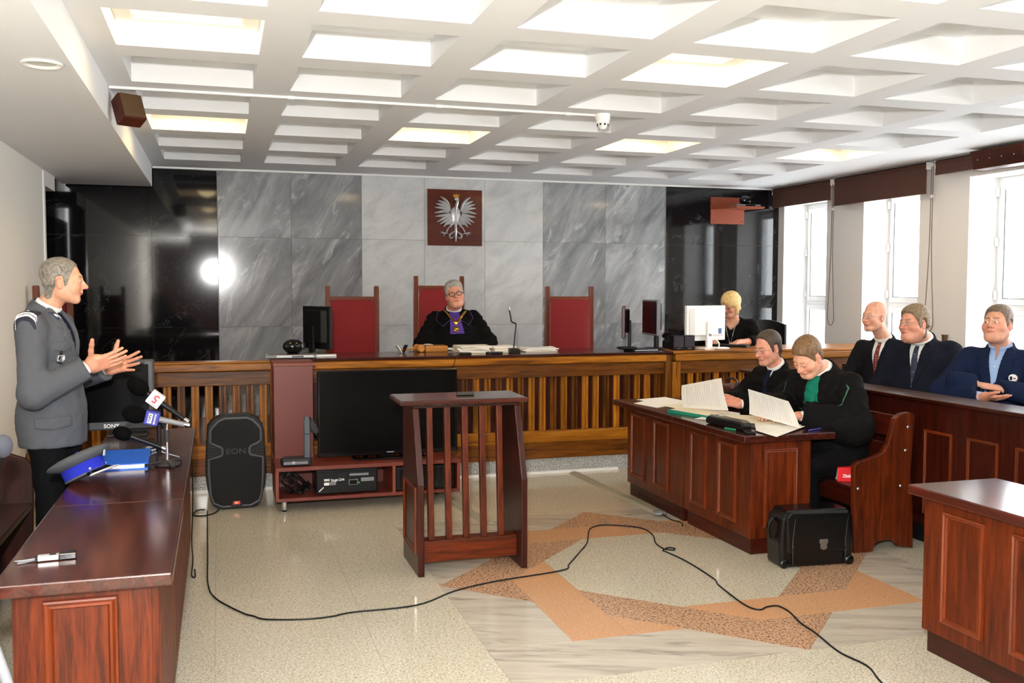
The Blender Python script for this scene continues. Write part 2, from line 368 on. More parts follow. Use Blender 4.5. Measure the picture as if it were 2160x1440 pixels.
for i in cols_:
    for r in rows_:
        o = bpy.data.objects.new('coffer', cm2 if (i, r) in lit else cm); COL.objects.link(o); o.parent = ce
        cx, cy = GX0+i*GP+GW/2, GY0+r*GPY-GL/2
        o.location = (cx, cy, CEIL)
        if (i, r) in lit:
            lb = names.get((i, r), 'recessed ceiling lamp in a coffer behind the photographer')
            if lampc is None:
                t = thing('ceiling_lamp', lb, 'lamp', (cx, cy, CEIL+.07), group='lit ceiling lamps in coffers'); lampc = t
                m = MB(); h = GW/2-.002; l = GL/2-.002; h2 = .26; l2 = .25
                for (xa, xb, ya, yb) in ((-h, -h2, -l, l), (h2, h, -l, l), (-h2, h2, -l, -l2), (-h2, h2, l2, l)): m.box(xa, xb, ya, yb, .045, .06)
                m.build('frame', M['ceil'], t); MB().box(-h2-.01, h2+.01, -l2-.01, l2+.01, .085, .095).build('diffuser', M['lamp_glow'], t)
                for (xa, xb, ya, yb) in ((-h2, -h2+.006, -l2, l2), (h2-.006, h2, -l2, l2), (-h2, h2, -l2, -l2+.006), (-h2, h2, l2-.006, l2)):
                    MB().box(xa, xb, ya, yb, .06, .085).build('diffuser_rim', M['ceil'], t)
                d_ = bpy.data.lights.new('coffer_bulb', 'POINT'); d_.energy = 3.2; d_.color = (1, .78, .45); d_.shadow_soft_size = .12
            else: t = copy_tree(lampc, (cx, cy, CEIL+.07), label=lb)
            lo = bpy.data.objects.new('coffer_bulb', d_); COL.objects.link(lo); lo.location = (cx, cy, CEIL+.075)
# ---- left soffit
m = MB().prism([(XL-.02, SOF), (XS, SOF), (XS, CEIL+.02), (XL-.02, CEIL+.02)], YN, YB-.1, 'y')
struct('soffit', m, M['ceil'], 'lowered white ceiling soffit along the left wall')
# ---- back wall and its marble panels
wb = struct('wall_back', MB().box(XL-.6, XR+.4, YB+.03, YB+.2, 0, CEIL+.3), M['grout'], 'back wall clad in grey and black marble slabs')
zj = [.3, 1.22, 2.135, CEIL]
def pan(x0, x1, n, m, dy=0):
    for i in range(n):
        for j in range(3):
            g = .0012; xa = x0+(x1-x0)*i/n+g; xb = x0+(x1-x0)*(i+1)/n-g
            o = MB().box(xa, xb, YB+dy, YB+.04, zj[j]+g, zj[j+1]-g).build('marble_panel', M[m], wb, org=((xa+xb)/2, YB, zj[j]))
            o.location = ((xa+xb)/2, YB, zj[j])
pan(XL-.5, 0, 3, 'black_marble'); pan(0, 1.455, 2, 'grey_marble', -.012); pan(1.455, 3.48, 3, 'light_marble', -.012); pan(3.48, 4.985, 2, 'grey_marble', -.012); pan(4.985, XR, 2, 'black_marble')
struct('trim_1', MB().box(0, XR, YB-.035, YB-.013, CEIL-.018, CEIL), M['white'], 'white cove strip between ceiling and back wall')
struct('trim_2', MB().box(XS, 0, YB-.03, YB, CEIL-.018, CEIL), M['white'], 'white strip above the left black marble')
struct('trim_3', MB().box(-.005, .0, YB-.016, YB, .3, CEIL-.02), M['mgrey'], 'steel edge strip left of the grey marble')
struct('trim_4', MB().box(4.985, 4.990, YB-.016, YB, .3, CEIL-.02), M['mgrey'], 'steel edge strip right of the grey marble')
# ---- left wall, door recess
struct('wall_left', MB().box(XL-.15, XL, YN, 8.87, 0, CEIL+.1), M['wall_l'], 'cream painted left wall')
struct('trim_5', MB().box(XL-.16, XL+.012, 8.87, 8.93, .0, SOF-.02), M['white'], 'white corner strip where the left wall ends')
struct('trim_6', MB().box(XL-.3, XL+.002, 8.93, 9.5, SOF-.13, SOF), M['wall_l'], 'cream lintel over the side door')
wl2 = struct('wall_door_recess', MB().box(XL-.4, XL-.22, 8.7, YB+.1, 0, CEIL+.1), M['black_marble'], 'black marble side recess with a door')
dr = struct('door_1', MB().box(XL-.23, XL-.2, 8.96, 9.72, .3, 2.28), M['maho_dk']['Z'], 'dark brown door in the left recess')
MB().box(XL-.22, XL-.17, 8.92, 8.965, .3, 2.33).build('door_frame', M['maho_dk']['Z'], dr)
MB().box(XL-.22, XL-.17, 9.72, 9.77, .3, 2.33).build('door_frame', M['maho_dk']['Z'], dr)
MB().box(XL-.22, XL-.17, 8.92, 9.77, 2.28, 2.33).build('door_frame', M['maho_dk']['Y'], dr)
MB().box(XL-.2, XL-.185, 8.975, 8.99, .32, 2.26).build('door_edge_strip', M['chrome'], dr)
# ---- right wall with window openings, windows
ops = [(10.08-1.483*k-.845, 10.08-1.483*k) for k in range(9)]
ZS, ZT, XW = .86, 2.63, XR+.32
m = MB(); yy = YB+.1
for (a, b) in ops: m.box(XR, XR+.45, b, yy, 0, CEIL+.1); yy = a
m.box(XR, XR+.45, YN, yy, 0, CEIL+.1)
for (a, b) in ops: m.box(XR, XR+.45, a, b, 0, ZS); m.box(XR, XR+.45, a, b, ZT, CEIL+.1)
struct('wall_right', m, M['wall'], 'white right wall with deep window reveals')
struct('wall_near', MB().box(XL-.6, XR+.45, YN-.15, YN, 0, CEIL+.3), M['maho_dk']['Z'], 'dark panelled wall behind the photographer')
for k, (a, b) in enumerate(ops):
    w = struct('window_%d' % (k+1), MB().box(XW, XW+.07, b-.045, b, ZS, ZT).box(XW, XW+.07, a, a+.045, ZS, ZT).box(XW, XW+.07, a+.045, b-.045, ZS, ZS+.05).box(XW, XW+.07, a+.045, b-.045, ZT-.05, ZT).box(XW, XW+.07, a+.045, b-.045, 1.43, 1.475),
        M['pvc'], 'white framed window, number %d from the back wall' % (k+1), bevel=.004)
    for (z0, z1) in ((1.475, ZT-.05), (ZS+.05, 1.43)):
        f = .062; ya, yb = a+.045, b-.045
        MB().box(XW-.018, XW+.05, yb-f, yb, z0, z1).box(XW-.018, XW+.05, ya, ya+f, z0, z1).box(XW-.018, XW+.05, ya+f, yb-f, z0, z0+f).box(XW-.018, XW+.05, ya+f, yb-f, z1-f, z1).build('sash', M['pvc'], w, bevel=.006)
        MB().box(XW+.012, XW+.022, ya+f, yb-f, z0+f, z1-f).build('pane', M['glass'], w)
        MB().box(XW-.02, XW-.012, ya+f-.003, yb-f+.003, z0+f-.006, z0+f).box(XW-.02, XW-.012, yb-f, yb-f+.004, z0+f, z1-f).build('gasket', M['dgrey'], w)
    for z in (1.56, 2.05, 2.5): MB().box(XW-.035, XW-.002, b-.035, b-.012, z-.04, z+.04).build('hinge', M['pvc'], w, bevel=.004)
    h_ = MB().tube([(XW-.04, a+.085, 1.93), (XW-.06, a+.085, 1.93), (XW-.06, a+.085, 1.82)], .009, 8).build('handle', M['pvc'], w, smooth=True)
    MB().box(XR-.02, XW+.02, a, b, ZS-.03, ZS+.004).build('sill', M['pvc'], w)
# ---- portals so the daylight finds the openings
for k, (a, b) in enumerate(ops):
    d = bpy.data.lights.new('window_portal', 'AREA'); d.shape = 'RECTANGLE'; d.size = ZT-ZS; d.size_y = b-a; d.cycles.is_portal = True
    o = bpy.data.objects.new('window_portal', d); COL.objects.link(o); o.location = (XW+.12, (a+b)/2, (ZS+ZT)/2); o.rotation_euler = (0, PI/2, 0)
# ================================================================== FURNITURE
def X3(a, ax): return Matrix.Rotation(a, 3, ax)
def text(s, size, m, parent, mat4, name='lettering', ext=.0006, align='CENTER', bold=0, sx=1):
    cu = bpy.data.curves.new('t', 'FONT'); cu.body = s; cu.size = size; cu.extrude = ext; cu.align_x = align; cu.align_y = 'CENTER'; cu.offset = bold; cu.resolution_u = 3
    o = bpy.data.objects.new('t', cu); COL.objects.link(o)
    dg = bpy.context.evaluated_depsgraph_get(); me = bpy.data.meshes.new_from_object(o.evaluated_get(dg))
    bpy.data.objects.remove(o)
    me.transform(mat4 @ Matrix.Diagonal((sx, 1, 1, 1))); me.name = name
    org = parent.get('_o')
    if org is not None: me.transform(Matrix.Translation(-Vector(org)))
    me.materials.clear()
    return mkobj(name, me, m, parent)
def frame_to(origin, xdir, ydir):
    x = Vector(xdir).normalized(); y = Vector(ydir); y = (y - x*y.dot(x)).normalized(); z = x.cross(y)
    return Matrix(((x.x, y.x, z.x, origin[0]), (x.y, y.y, z.y, origin[1]), (x.z, y.z, z.z, origin[2]), (0, 0, 0, 1)))
BT = 1.055
# ---- judges' bench
jb = thing('judges_bench', 'long oak judges bench with slatted front and dark red top along the back', 'bench', (2.5, 7.85, 0), world=True)
MB().box(-1.39, 6.49, 7.87, 7.949, .0, .135).build('granite_base', M['granite'], jb)
MB().box(-.3, 3.4, 7.845, 7.87, 0, .022).build('skirting_strip', M['white'], jb)
for xa, xb in ((-1.39, .40), (.40, 3.84), (3.93, 6.48)):
    MB().box(xa, xb, 7.845, 7.93, .135, .275).build('lower_board', M['bench_d']['X'], jb, bevel=.004)
    MB().box(xa, xb, 7.83, 7.93, .275, .38).build('bottom_rail', M['bench_y']['X'], jb, bevel=.008)
    MB().box(xa, xb, 7.835, 7.93, .85, .962).build('frieze_board', M['bench_d']['X'], jb, bevel=.004)
    MB().box(xa, xb, 7.79, 7.94, .966, 1.03).build('top_rail', M['bench_y']['X'], jb, bevel=.01)
MB().box(.42, 3.86, 7.90, 7.92, .38, .85).build('back_board', M['maho_dk']['Z'], jb)
MB().box(3.93, 6.48, 7.90, 7.92, .38, .85).build('back_board', M['maho_dk']['Z'], jb)
MB().box(3.84, 3.90, 7.81, 7.94, .135, 1.03).build('post', M['bench_d']['Z'], jb, bevel=.006)
MB().box(3.905, 3.985, 7.80, 7.94, .135, .96).build('post', M['bench_y']['Z'], jb, bevel=.006)
MB().box(.38, .42, 7.81, 7.94, .135, 1.03).build('post', M['bench_d']['Z'], jb, bevel=.006)
MB().box(.38, 3.90, 7.77, 8.46, 1.03, BT).build('top_board', M['maho_top']['X'], jb, bevel=.005)
MB().box(3.90, 6.48, 7.79, 8.46, 1.03, BT).build('top_board', M['bench_y']['X'], jb, bevel=.005)
MB().box(-1.39, .38, 7.79, 7.96, 1.03, 1.042).build('ledge', M['bench_y']['X'], jb, bevel=.004)
MB().box(.42, 3.88, 8.40, 8.42, .3, 1.03).box(3.95, 6.4, 8.40, 8.42, .3, 1.03).build('rear_panel', M['maho_dk']['Z'], jb)
def slatrun(x0, x1, pitch, w):
    prof = [(-w/2, 0), (-w/2, -.022), (-w/2+.004, -.028), (-.008, -.028), (-.004, -.012), (.004, -.012), (.008, -.028), (w/2-.004, -.028), (w/2, -.022), (w/2, 0)]
    n = int((x1-x0)/pitch); s0 = None
    for i in range(n):
        x = x0+(i+.5)*(x1-x0)/n; mm = M['bench_y']['Z'] if (i*7+3) % 5 < 3 else M['bench_d']['Z']
        o = MB().prism(prof, .38, .85).build('slat', mm, jb, org=(0, 0, 0)); o.location = (x-2.5, 7.895-7.85, 0)
slatrun(-1.38, .38, .1035, .062); slatrun(.44, 3.84, .0985, .058); slatrun(3.99, 6.46, .086, .052)
# ---- raised-panel desks
def mframe(T, plane, c, u0, u1, z0, z1, out, w=.026, d=.014):
    """moulding frame; plane 'x' (face at x=c, u along y) or 'y' (face at y=c, u along x)"""
    P = [(0, 0), (.002, d*.8), (.008, d), (w*.55, d*.62), (w*.8, d*.72), (w, .001)]
    def rail(pa, pb, ia, ib, ax):
        vs = []; 
        for (p, q) in ((pa, ia), (pb, ib)):
            for (t, h) in P:
                u = p[0]+q[0]*t; z = p[1]+q[1]*t
                vs.append((c+out*h, u, z) if plane == 'x' else (u, c+out*h, z))
        n = len(P); fs = [(i, i+1, n+i+1, n+i) for i in range(n-1)]+[tuple(range(n)), tuple(range(n, 2*n))]
        return MB().add(vs, fs).build('moulding', M['mould'][ax], T)
    hu = 'Y' if plane == 'x' else 'X'
    rail((u0, z0), (u1, z0), (1, 1), (-1, 1), hu); rail((u0, z1), (u1, z1), (1, -1), (-1, -1), hu)
    rail((u0, z0), (u0, z1), (1, 1), (1, -1), 'Z'); rail((u1, z0), (u1, z1), (-1, 1), (-1, -1), 'Z')
def desk(label, x0, x1, y0, y1, tx0, tx1, ty0, ty1, frames, side=None, top=.745, grp='raised-panel desks on the right'):
    T = thing('panel_desk', label, 'desk', ((x0+x1)/2, (y0+y1)/2, 0), group=grp, world=True)
    MB().box(x0, x0+.03, y0, y1, .1, .705).build('front_panel', M['maho']['Z'], T, bevel=.002)
    MB().box(x0+.03, x1, y0, y0+.03, .1, .705).build('side_panel', M['maho']['Z'], T, bevel=.002)
    MB().box(x0+.03, x1, y1-.03, y1, .1, .705).build('side_panel', M['maho']['Z'], T, bevel=.002)
    MB().box(x0+.018, x1-.02, y0+.018, y1-.018, 0, .1).build('plinth', M['maho_dk']['Y'], T)
    MB().box(tx0, tx1, ty0, ty1, .703, top).build('desk_top', M['maho_top']['Y'], T, bevel=.006)
    for (a, b) in frames: mframe(T, 'x', x0, a, b, .165, .655, -1)
    if side: mframe(T, 'y', y0, side[0], side[1], .165, .648, -1)
    return T
desk('mahogany panel desk nearest the black briefcase, with open papers on top', 3.06, 3.48, 5.06, 5.915, 2.965, 3.6, 4.98, 5.925, ((5.6, 5.83), (5.22, 5.45)), (3.15, 3.385))
desk('mahogany panel desk farther back, with the green folder and loose letters', 3.06, 3.48, 5.935, 6.88, 2.965, 3.6, 5.927, 6.96, ((6.56, 6.81), (6.16, 6.41)), (3.15, 3.385))
desk('empty mahogany panel desk at the right edge with a glossy top', 3.0, 3.42, 1.75, 3.5, 2.945, 3.44, 1.7, 3.55, ((3.14, 3.38), (2.76, 3.0), (2.38, 2.62), (2.0, 2.24)), None)
# ---- tables on the left
def ltable(label, y0, y1, near):
    T = thing('witness_table', label, 'table', (-.4, (y0+y1)/2, 0), group='row of dark wooden tables on the left', world=True)
    MB().box(-.655, -.15, y0, y1-.002, .70, .742).build('table_top', M['maho_top']['Y'], T, bevel=.006)
    e0 = y0+.05 if near else y0+.01
    MB().box(-.61, -.215, e0, e0+.025, .05, .70).build('end_panel', M['maho']['Z'], T, bevel=.002)
    MB().box(-.61, -.215, y1-.04, y1-.015, .05, .70).build('end_panel', M['maho']['Z'], T)
    MB().box(-.235, -.215, e0+.025, y1-.04, .05, .70).build('front_panel', M['maho_dk']['Z'], T)
    n = int((y1-e0-.02)/.052)
    for i in range(n):
        ya = e0+.004+i*(y1-e0-.02)/n
        MB().prism([(-.215, ya), (-.196, ya+.003), (-.19, ya+.014), (-.19, ya+.032), (-.196, ya+.043), (-.215, ya+.046)], .05, .70).build('reeded_strip', M['maho']['Z'], T)
    MB().box(-.59, -.23, e0+.03, y1-.05, 0, .05).build('plinth', M['maho_dk']['Y'], T)
    if near: mframe(T, 'y', e0, -.525, -.312, .1, .672, -1, .03, .016)
ltable('near wooden table on the left, holding the small voice recorder', 3.09, 4.17, True)
ltable('middle wooden table on the left, under the police cap and blue folder', 4.17, 5.28, False)
ltable('far wooden table on the left, under the dark television', 5.28, 6.3, False)
# ---- left pew
T = thing('wall_pew', 'dark wooden pew against the left wall beside the standing officer', 'pew', (-1.2, 4, 0), world=True)
MB().box(-1.36, -.99, 1.2, 5.7, .415, .45).build('seat', M['maho_dk']['Y'], T, bevel=.006)
MB().prism([(-1.38, .02), (-1.0, .02), (-.985, .45), (-.985, .64), (-1.02, .69), (-1.2, .76), (-1.36, .86), (-1.38, .86)], 5.7, 5.74, 'y').build('end_panel', M['maho_dk']['Z'], T, bevel=.005)
MB().prism([(-1.38, .02), (-1.0, .02), (-.985, .45), (-.985, .64), (-1.02, .69), (-1.2, .76), (-1.36, .86), (-1.38, .86)], 1.16, 1.2, 'y').build('end_panel', M['maho_dk']['Z'], T, bevel=.005)
for k in range(3): MB().prism([(-1.36, .5+k*.13), (-1.345, .5+k*.13), (-1.36, .615+k*.13), (-1.375, .615+k*.13)], 1.2, 5.7, 'y').build('back_board', M['maho_dk']['Y'], T)
MB().box(-1.3, -1.27, 1.2, 5.7, .1, .415).build('under_rail', M['maho_dk']['Y'], T)
# ---- lawyers' pew on the right
def pew_end(T, y, bolts=True):
    L = [(3.70, 0), (3.84, 0)]
    L += [(3.93+.09*math.cos(a), .02+.045*math.sin(a)) for a in [PI-PI*i/8 for i in range(9)]]
    L += [(4.135, 0), (4.125, .25), (4.105, .47), (4.125, .84), (4.08, .857), (4.02, .85), (3.975, .82), (3.955, .74), (3.93, .66), (3.89, .61), (3.85, .595), (3.72, .565), (3.695, .548), (3.69, .52)]
    o = MB().prism(L, y, y+.04, 'y').build('end_panel', M['maho']['Z'], T, bevel=.006)
    if bolts:
        for x, z in ((3.72, .40), (4.03, .40), (4.06, .62), (4.075, .765)):
            MB().lathe([(0, 0), (.011, 0), (.011, .002), (.007, .006), (0, .007)], 10, (x, y, z), Matrix.Rotation(PI/2, 3, 'X')).build('bolt', M['steel'], o, smooth=True)
T = thing('lawyers_pew', 'reddish wooden pew with curved end panel under the two robed lawyers', 'pew', (3.9, 5.9, 0), world=True)
pew_end(T, 4.915); pew_end(T, 6.88, False)
MB().box(3.72, 4.04, 4.955, 6.88, .37, .40).build('seat', M['maho_dk']['Y'], T, bevel=.005)
MB().box(3.72, 3.745, 4.955, 6.88, .28, .37).build('seat_rail', M['maho_dk']['Y'], T)
for z in (.52, .70): MB().prism([(3.985+.02*(z > .6), z), (4.005+.02*(z > .6), z), (4.03+.02*(z > .6), z+.13), (4.01+.02*(z > .6), z+.13)], 4.955, 6.88, 'y').build('back_board', M['maho_dk']['Y'], T, bevel=.004)
# ---- panelled pew front with the three seated men
T = thing('panelled_pew', 'long panelled dark pew front on the right with three men behind it', 'pew', (4.4, 5, 0), world=True)
MB().box(4.25, 4.285, 2.0, 7.1, .13, .915).build('front_panel', M['maho_dk']['Z'], T)
MB().box(4.19, 4.46, 1.98, 7.14, .915, .94).build('ledge', M['maho_dk']['Y'], T, bevel=.005)
MB().box(4.30, 4.33, 2.0, 7.1, 0, .2).build('plinth', M['blk'], T)
MB().box(4.285, 5.2, 7.07, 7.1, .1, .915).build('end_panel', M['maho_dk']['Z'], T)
for k in range(-5, 8):
    y = 4.855-.362*k
    if 2.1 < y < 7.0: mframe(T, 'x', 4.25, y-.12, y+.12, .2, .738, -1, .02, .01)
MB().box(4.33, 6.45, 2.0, 7.1, 0, .17).build('step', M['maho_dk']['Y'], T)
MB().box(4.78, 5.14, 2.0, 7.1, .60, .63).build('seat', M['maho_dk']['Y'], T)
MB().box(5.14, 5.18, 2.0, 5.62, .60, 1.05).build('backrest', M['maho_dk']['Y'], T, bevel=.006)
MB().box(5.14, 5.18, 5.62, 7.05, .60, .98).build('backrest', M['maho_dk']['Y'], T, bevel=.006)
MB().box(5.0, 5.14, 2.0, 2.04, .17, .6).box(5.0, 5.14, 4.5, 4.54, .17, .6).box(5.0, 5.14, 6.98, 7.02, .17, .6).build('seat_support', M['maho_dk']['Z'], T)
# ---- lectern
T = thing('lectern', 'mahogany lectern with open balustrade front standing on the floor star', 'lectern', (1.37, 5.42, 0), world=True)
LP = [(5.2, 0), (5.65, 0), (5.65, .945), (5.36, .945), (5.345, .93), (5.2, .52)]
for x0 in (1.045, 1.652):
    o = MB().prism(LP, x0, x0+.036, 'x').build('side_panel', M['maho_dk']['Z'], T, bevel=.004)
for (a, b, z0, z1) in ((5.25, 5.60, .12, .50),):
    mframe(T, 'x', 1.045, a, b, z0, z1, -1, .025, .012)
MB().prism([(5.30, .955), (5.66, .958), (5.66, .988), (5.30, .983)], .965, 1.725, 'x').build('top_board', M['maho_top']['X'], T, bevel=.01)
MB().box(1.05, 1.69, 5.35, 5.42, .935, .957).build('under_rail', M['maho_dk']['X'], T)
MB().box(1.081, 1.652, 5.29, 5.40, .055, .175).build('bottom_rail', M['maho']['X'], T, bevel=.004)
for k in range(5):
    x = 1.145+k*.1045
    MB().prism([(5.315, .175), (5.355, .175), (5.41, .94), (5.37, .94)], x-.014, x+.02, 'x').build('baluster', M['maho']['Z'], T, bevel=.003)
# ---- TV stand
T = thing('tv_stand', 'low red-brown laminate TV stand on chrome legs with a tall column', 'TV stand', (1.05, 7.2, 0), world=True)
MB().box(.37, 1.73, 6.99, 7.45, .30, .328).build('top_board', M['lam'], T, bevel=.002)
MB().box(.37, 1.73, 6.99, 7.45, .08, .104).build('bottom_board', M['lam'], T, bevel=.002)
for x in (.37, 1.215, 1.708): MB().box(x, x+.022, 6.992, 7.45, .104, .30).build('divider', M['lam_e'], T)
MB().box(.39, 1.71, 7.43, 7.447, .104, .30).build('rear_board', M['lam'], T)
MB().box(.385, .675, 7.38, 7.76, .328, 1.03).build('column', M['lam'], T, bevel=.002)
MB().box(.38, .69, 7.37, 7.765, 1.03, 1.052).build('column_top', M['lam_e'], T, bevel=.002)
for x in (.432, 1.66):
    for y in (7.05, 7.38):
        o = MB().lathe([(.019, .012), (.02, .016), (.02, .08)], 16, (x, y, 0)).build('leg', M['chrome'], T, smooth=True)
        MB().lathe([(.016, 0), (.018, .003), (.018, .012)], 12, (x, y, 0)).build('foot', M['blk'], o, smooth=True)
# ---- TV
T = thing('television', 'large black flat television standing on the TV stand', 'television', (1.22, 7.25, .328), world=True)
MB().box(.69, 1.76, 7.20, 7.25, .352, 1.0).build('casing', M['blk_gl'], T, bevel=.006)
MB().box(.705, 1.745, 7.196, 7.202, .385, .985).build('screen', M['screen'], T)
MB().box(1.205, 1.262, 7.192, 7.2, .368, .378).build('maker_plate', M['steel'], T)
MB().box(.95, 1.5, 7.12, 7.34, .329, .34).box(1.18, 1.27, 7.2, 7.26, .34, .37).build('foot', M['blk_gl'], T, bevel=.004)
MB().box(.95, 1.5, 7.25, 7.29, .42, .85).build('rear_housing', M['blk'], T)
# ---- amplifier and rack box
T = thing('amplifier', 'black amplifier with white lettering in the left bay of the TV stand', 'amplifier', (.88, 7.15, .104), world=True)
MB().box(.66, 1.105, 7.03, 7.36, .112, .29).build('housing', M['blk'], T, bevel=.004)
MB().box(.665, 1.10, 7.022, 7.032, .118, .272).build('rear_panel', M['blk'], T, bevel=.002)
for x in (.69, 1.07): MB().box(x-.012, x+.012, 7.05, 7.3, .1045, .112).build('foot', M['blk'], T)
fy = Matrix.Translation((0, 0, 0))
text('IMG', .022, M['white'], T, frame_to((.735, 7.021, .216), (1, 0, 0), (0, 0, 1)), bold=.0012)
text('Stage Line', .03, M['white'], T, frame_to((.813, 7.021, .215), (1, 0, .06), (.25, 0, 1)), bold=.0004, sx=.8)
for xa, xb, za, zb in ((.715, .752, .178, .198),): MB().box(xa, xb, 7.018, 7.023, za, zb).build('sticker', M['mgrey'] if xa > .9 else M['paper'], T)
MB().box(.755, .80, 7.018, 7.023, .178, .2).build('sticker', M['mgrey'], T)
MB().box(.90, .955, 7.012, 7.023, .178, .208).build('power_socket', M['blk_gl'], T); MB().box(.895, .96, 7.018, 7.0235, .173, .213).build('socket_rim', M['mgrey'], T)
MB().box(.962, .974, 7.015, 7.023, .182, .192).build('green_lamp', plain('green_led', (70, 180, 80), .4), T)
MB().box(.9, 1.04, 7.018, 7.023, .24, .256).build('vent', M['mgrey'], T); MB().box(.985, 1.08, 7.0175, 7.0235, .195, .222).build('specification_plate', M['mgrey'], T); MB().obox((.695, 7.02, .15), (.045, .004, .007), X3(-.75, 'Y')).build('tape_strip', M['white'], T)
T = thing('equipment_box', 'plain black equipment box in the right bay of the TV stand', 'box', (1.46, 7.15, .104), world=True)
MB().box(1.245, 1.69, 7.01, 7.38, .11, .286).build('housing', M['blk'], T, bevel=.006)
for k in range(9): MB().box(1.27+k*.044, 1.295+k*.044, 7.005, 7.012, .13, .27).build('vent_slot', M['blk_gl'], T)
for x in (1.28, 1.65): MB().box(x-.012, x+.012, 7.05, 7.3, .1042, .11).build('foot', M['dgrey'], T)
T = thing('cable_bundle', 'tangle of black cables hanging in the left bay of the TV stand', 'cable', (.5, 7.15, .104), world=True)
random.seed(3)
for k in range(9):
    x = .43+.02*k
    MB().tube(spline([(.46+random.uniform(-.02, .02), 7.12, .285), (x-.03, 7.08+random.uniform(-.04, .04), .23), (.42+random.uniform(0, .22), 7.06+random.uniform(-.03, .1), .15), (.47+random.uniform(0, .16), 7.1, .113+.004*k), (.6+random.uniform(-.05, .04), 7.2, .13+random.uniform(0, .08))], 6), .0045, 6).build('cable', M['blk'], T, smooth=True)
MB().box(.43, .49, 7.1, 7.14, .245, .295).build('cable_plug', M['blk'], T, bevel=.005)
# ---- document camera
T = thing('document_camera', 'folded grey document camera standing at the left end of the TV stand', 'camera', (.52, 7.08, .328), world=True)
MB().prism([(.42, 7.02), (.62, 7.02), (.63, 7.05), (.62, 7.16), (.44, 7.17), (.41, 7.1)], .33, .385).build('base', M['dgrey'], T, bevel=.012)
MB().box(.43, .6, 7.015, 7.022, .345, .365).build('button_panel', M['mgrey'], T)
MB().lathe([(0, 0), (.012, 0), (.012, .003), (0, .004)], 14, (.5, 7.016, .357), Matrix.Rotation(PI/2, 3, 'X')).build('badge', M['steel'], T)
o = MB().prism([(-.022, 0), (.022, 0), (.022, .29), (.016, .32), (0, .333), (-.016, .32), (-.022, .29)], -.016, .016, 'y').xf(Matrix.Translation((.60, 7.07, .36))).build('arm', plain('slate_plastic', (70, 78, 84), .45), T, bevel=.006)
MB().box(.576, .624, 7.052, 7.054, .555, .56).build('arm_joint', M['blk'], T)
MB().prism([(.62, .68), (.645, .66), (.685, .585), (.68, .555), (.655, .55), (.62, .59)], 7.05, 7.1, 'y').build('camera_head', M['dgrey'], T, bevel=.008)
MB().lathe([(0, 0), (.016, 0), (.018, .012), (0, .012)], 14, (.668, 7.075, .54)).build('lens', M['blk_gl'], T)
# ---- loudspeaker
T = thing('loudspeaker', 'black moulded stage loudspeaker standing on the floor left of the TV stand', 'loudspeaker', (.1, 7.3, 0), rz=.04)
def spk_outline(s=1.0, notch=True, inset=0):
    w = .212-inset; h0, h1 = inset+.0, .69-inset
    R = [(-.10, h0), (.10, h0), (.16, h0+.03), (.187-inset*.3, h0+.09), (w, .26)]
    if notch: R += [(w, .375), (w-.085, .395), (w-.095, .41), (w-.095, .445), (w-.085, .46), (w-.03, .485), (w-.012, .50)]
    R += [(w-.014, .58), (w-.03, h1-.06), (w-.07, h1-.018), (.08, h1)]
    P_ = R + [(-x, z) for x, z in R[::-1] if abs(x) > .1001 or z > .3]
    if notch: return P_
    return [(p.x, p.y) for p in spline([(x, z, 0) for x, z in P_+P_[:1]], 4)[:-1]]
body = spk_outline(notch=False); M['spk'] = plain('speaker_black', (16, 17, 18), .5, spec=.3)
MB().prism(body, -.06, .06, 'y').build('front_housing', M['spk'], T, bevel=.02)
MB().prism([(x*.72, .04+z*.9) for x, z in body], .06, .2, 'y').build('rear_housing', M['dgrey'], T, bevel=.03)
g = spk_outline(inset=.022)
gr = plain('speaker_grille', (5, 5, 6), .8, bump=.6, bscale=900)
MB().prism(g, -.072, -.058, 'y').build('grille', gr, T, bevel=.004)
pts = [(x, -.068, z) for x, z in g]
MB().tube(pts, .009, 8, closed=True).build('grille_rim', plain('speaker_rim', (74, 76, 80), .5), T, smooth=True)
for sx in (-1, 1):
    for k in range(4):
        MB().tube([(sx*.20, -.062, .385+k*.025), (sx*.12, -.064, .402+k*.017)], .005, 6).build('handle_rib', M['dgrey'], T, smooth=True)
text('EON', .055, plain('badge_grey', (52, 54, 58), .4), T, frame_to((0, -.073, .425), (1, 0, 0), (0, 0, 1)), sx=1.25)
MB().prism([(-.045, .018), (.045, .018), (.03, .062), (-.03, .062)], -.078, -.066, 'y').build('badge_holder', M['dgrey'], T, bevel=.004)
lg = MB().prism([(-.023, .036), (.023, .036), (.023, .06), (-.023, .06)], -.081, -.077, 'y').build('maker_badge', plain('orange_badge', (226, 74, 24), .4), T)
text('JBL', .016, M['white'], lg, frame_to((0, -.0815, .048), (1, 0, 0), (0, 0, 1)), bold=.0005)
MB().box(-.1, .1, -.05, .05, .688, .694).build('top_pad', M['dgrey'], T)
# ---- judges' chairs
M['red_cloth'] = None
def redcloth():
    m, nt, b = newmat('red_dotted_fabric')
    tc = N(nt, 'ShaderNodeTexCoord'); mp = N(nt, 'ShaderNodeMapping'); mp.inputs['Rotation'].default_value = (0, PI/4, 0); mp.inputs['Scale'].default_value = (1, 0, 1)
    nt.links.new(tc.outputs['Object'], mp.inputs['Vector'])
    ck = N(nt, 'ShaderNodeTexVoronoi', Scale=70.0); ck.inputs['Randomness'].default_value = 0.0; nt.links.new(mp.outputs[0], ck.inputs['Vector'])
    r = ramp(nt, [(.2, (150, 30, 34)), (.34, (122, 8, 14))]); nt.links.new(ck.outputs['Distance'], r.inputs[0]); nt.links.new(r.outputs[0], b.inputs['Base Color'])
    b.inputs['Roughness'].default_value = .8; b.inputs['Sheen Weight'].default_value = .1
    return m
M['red_cloth'] = redcloth()
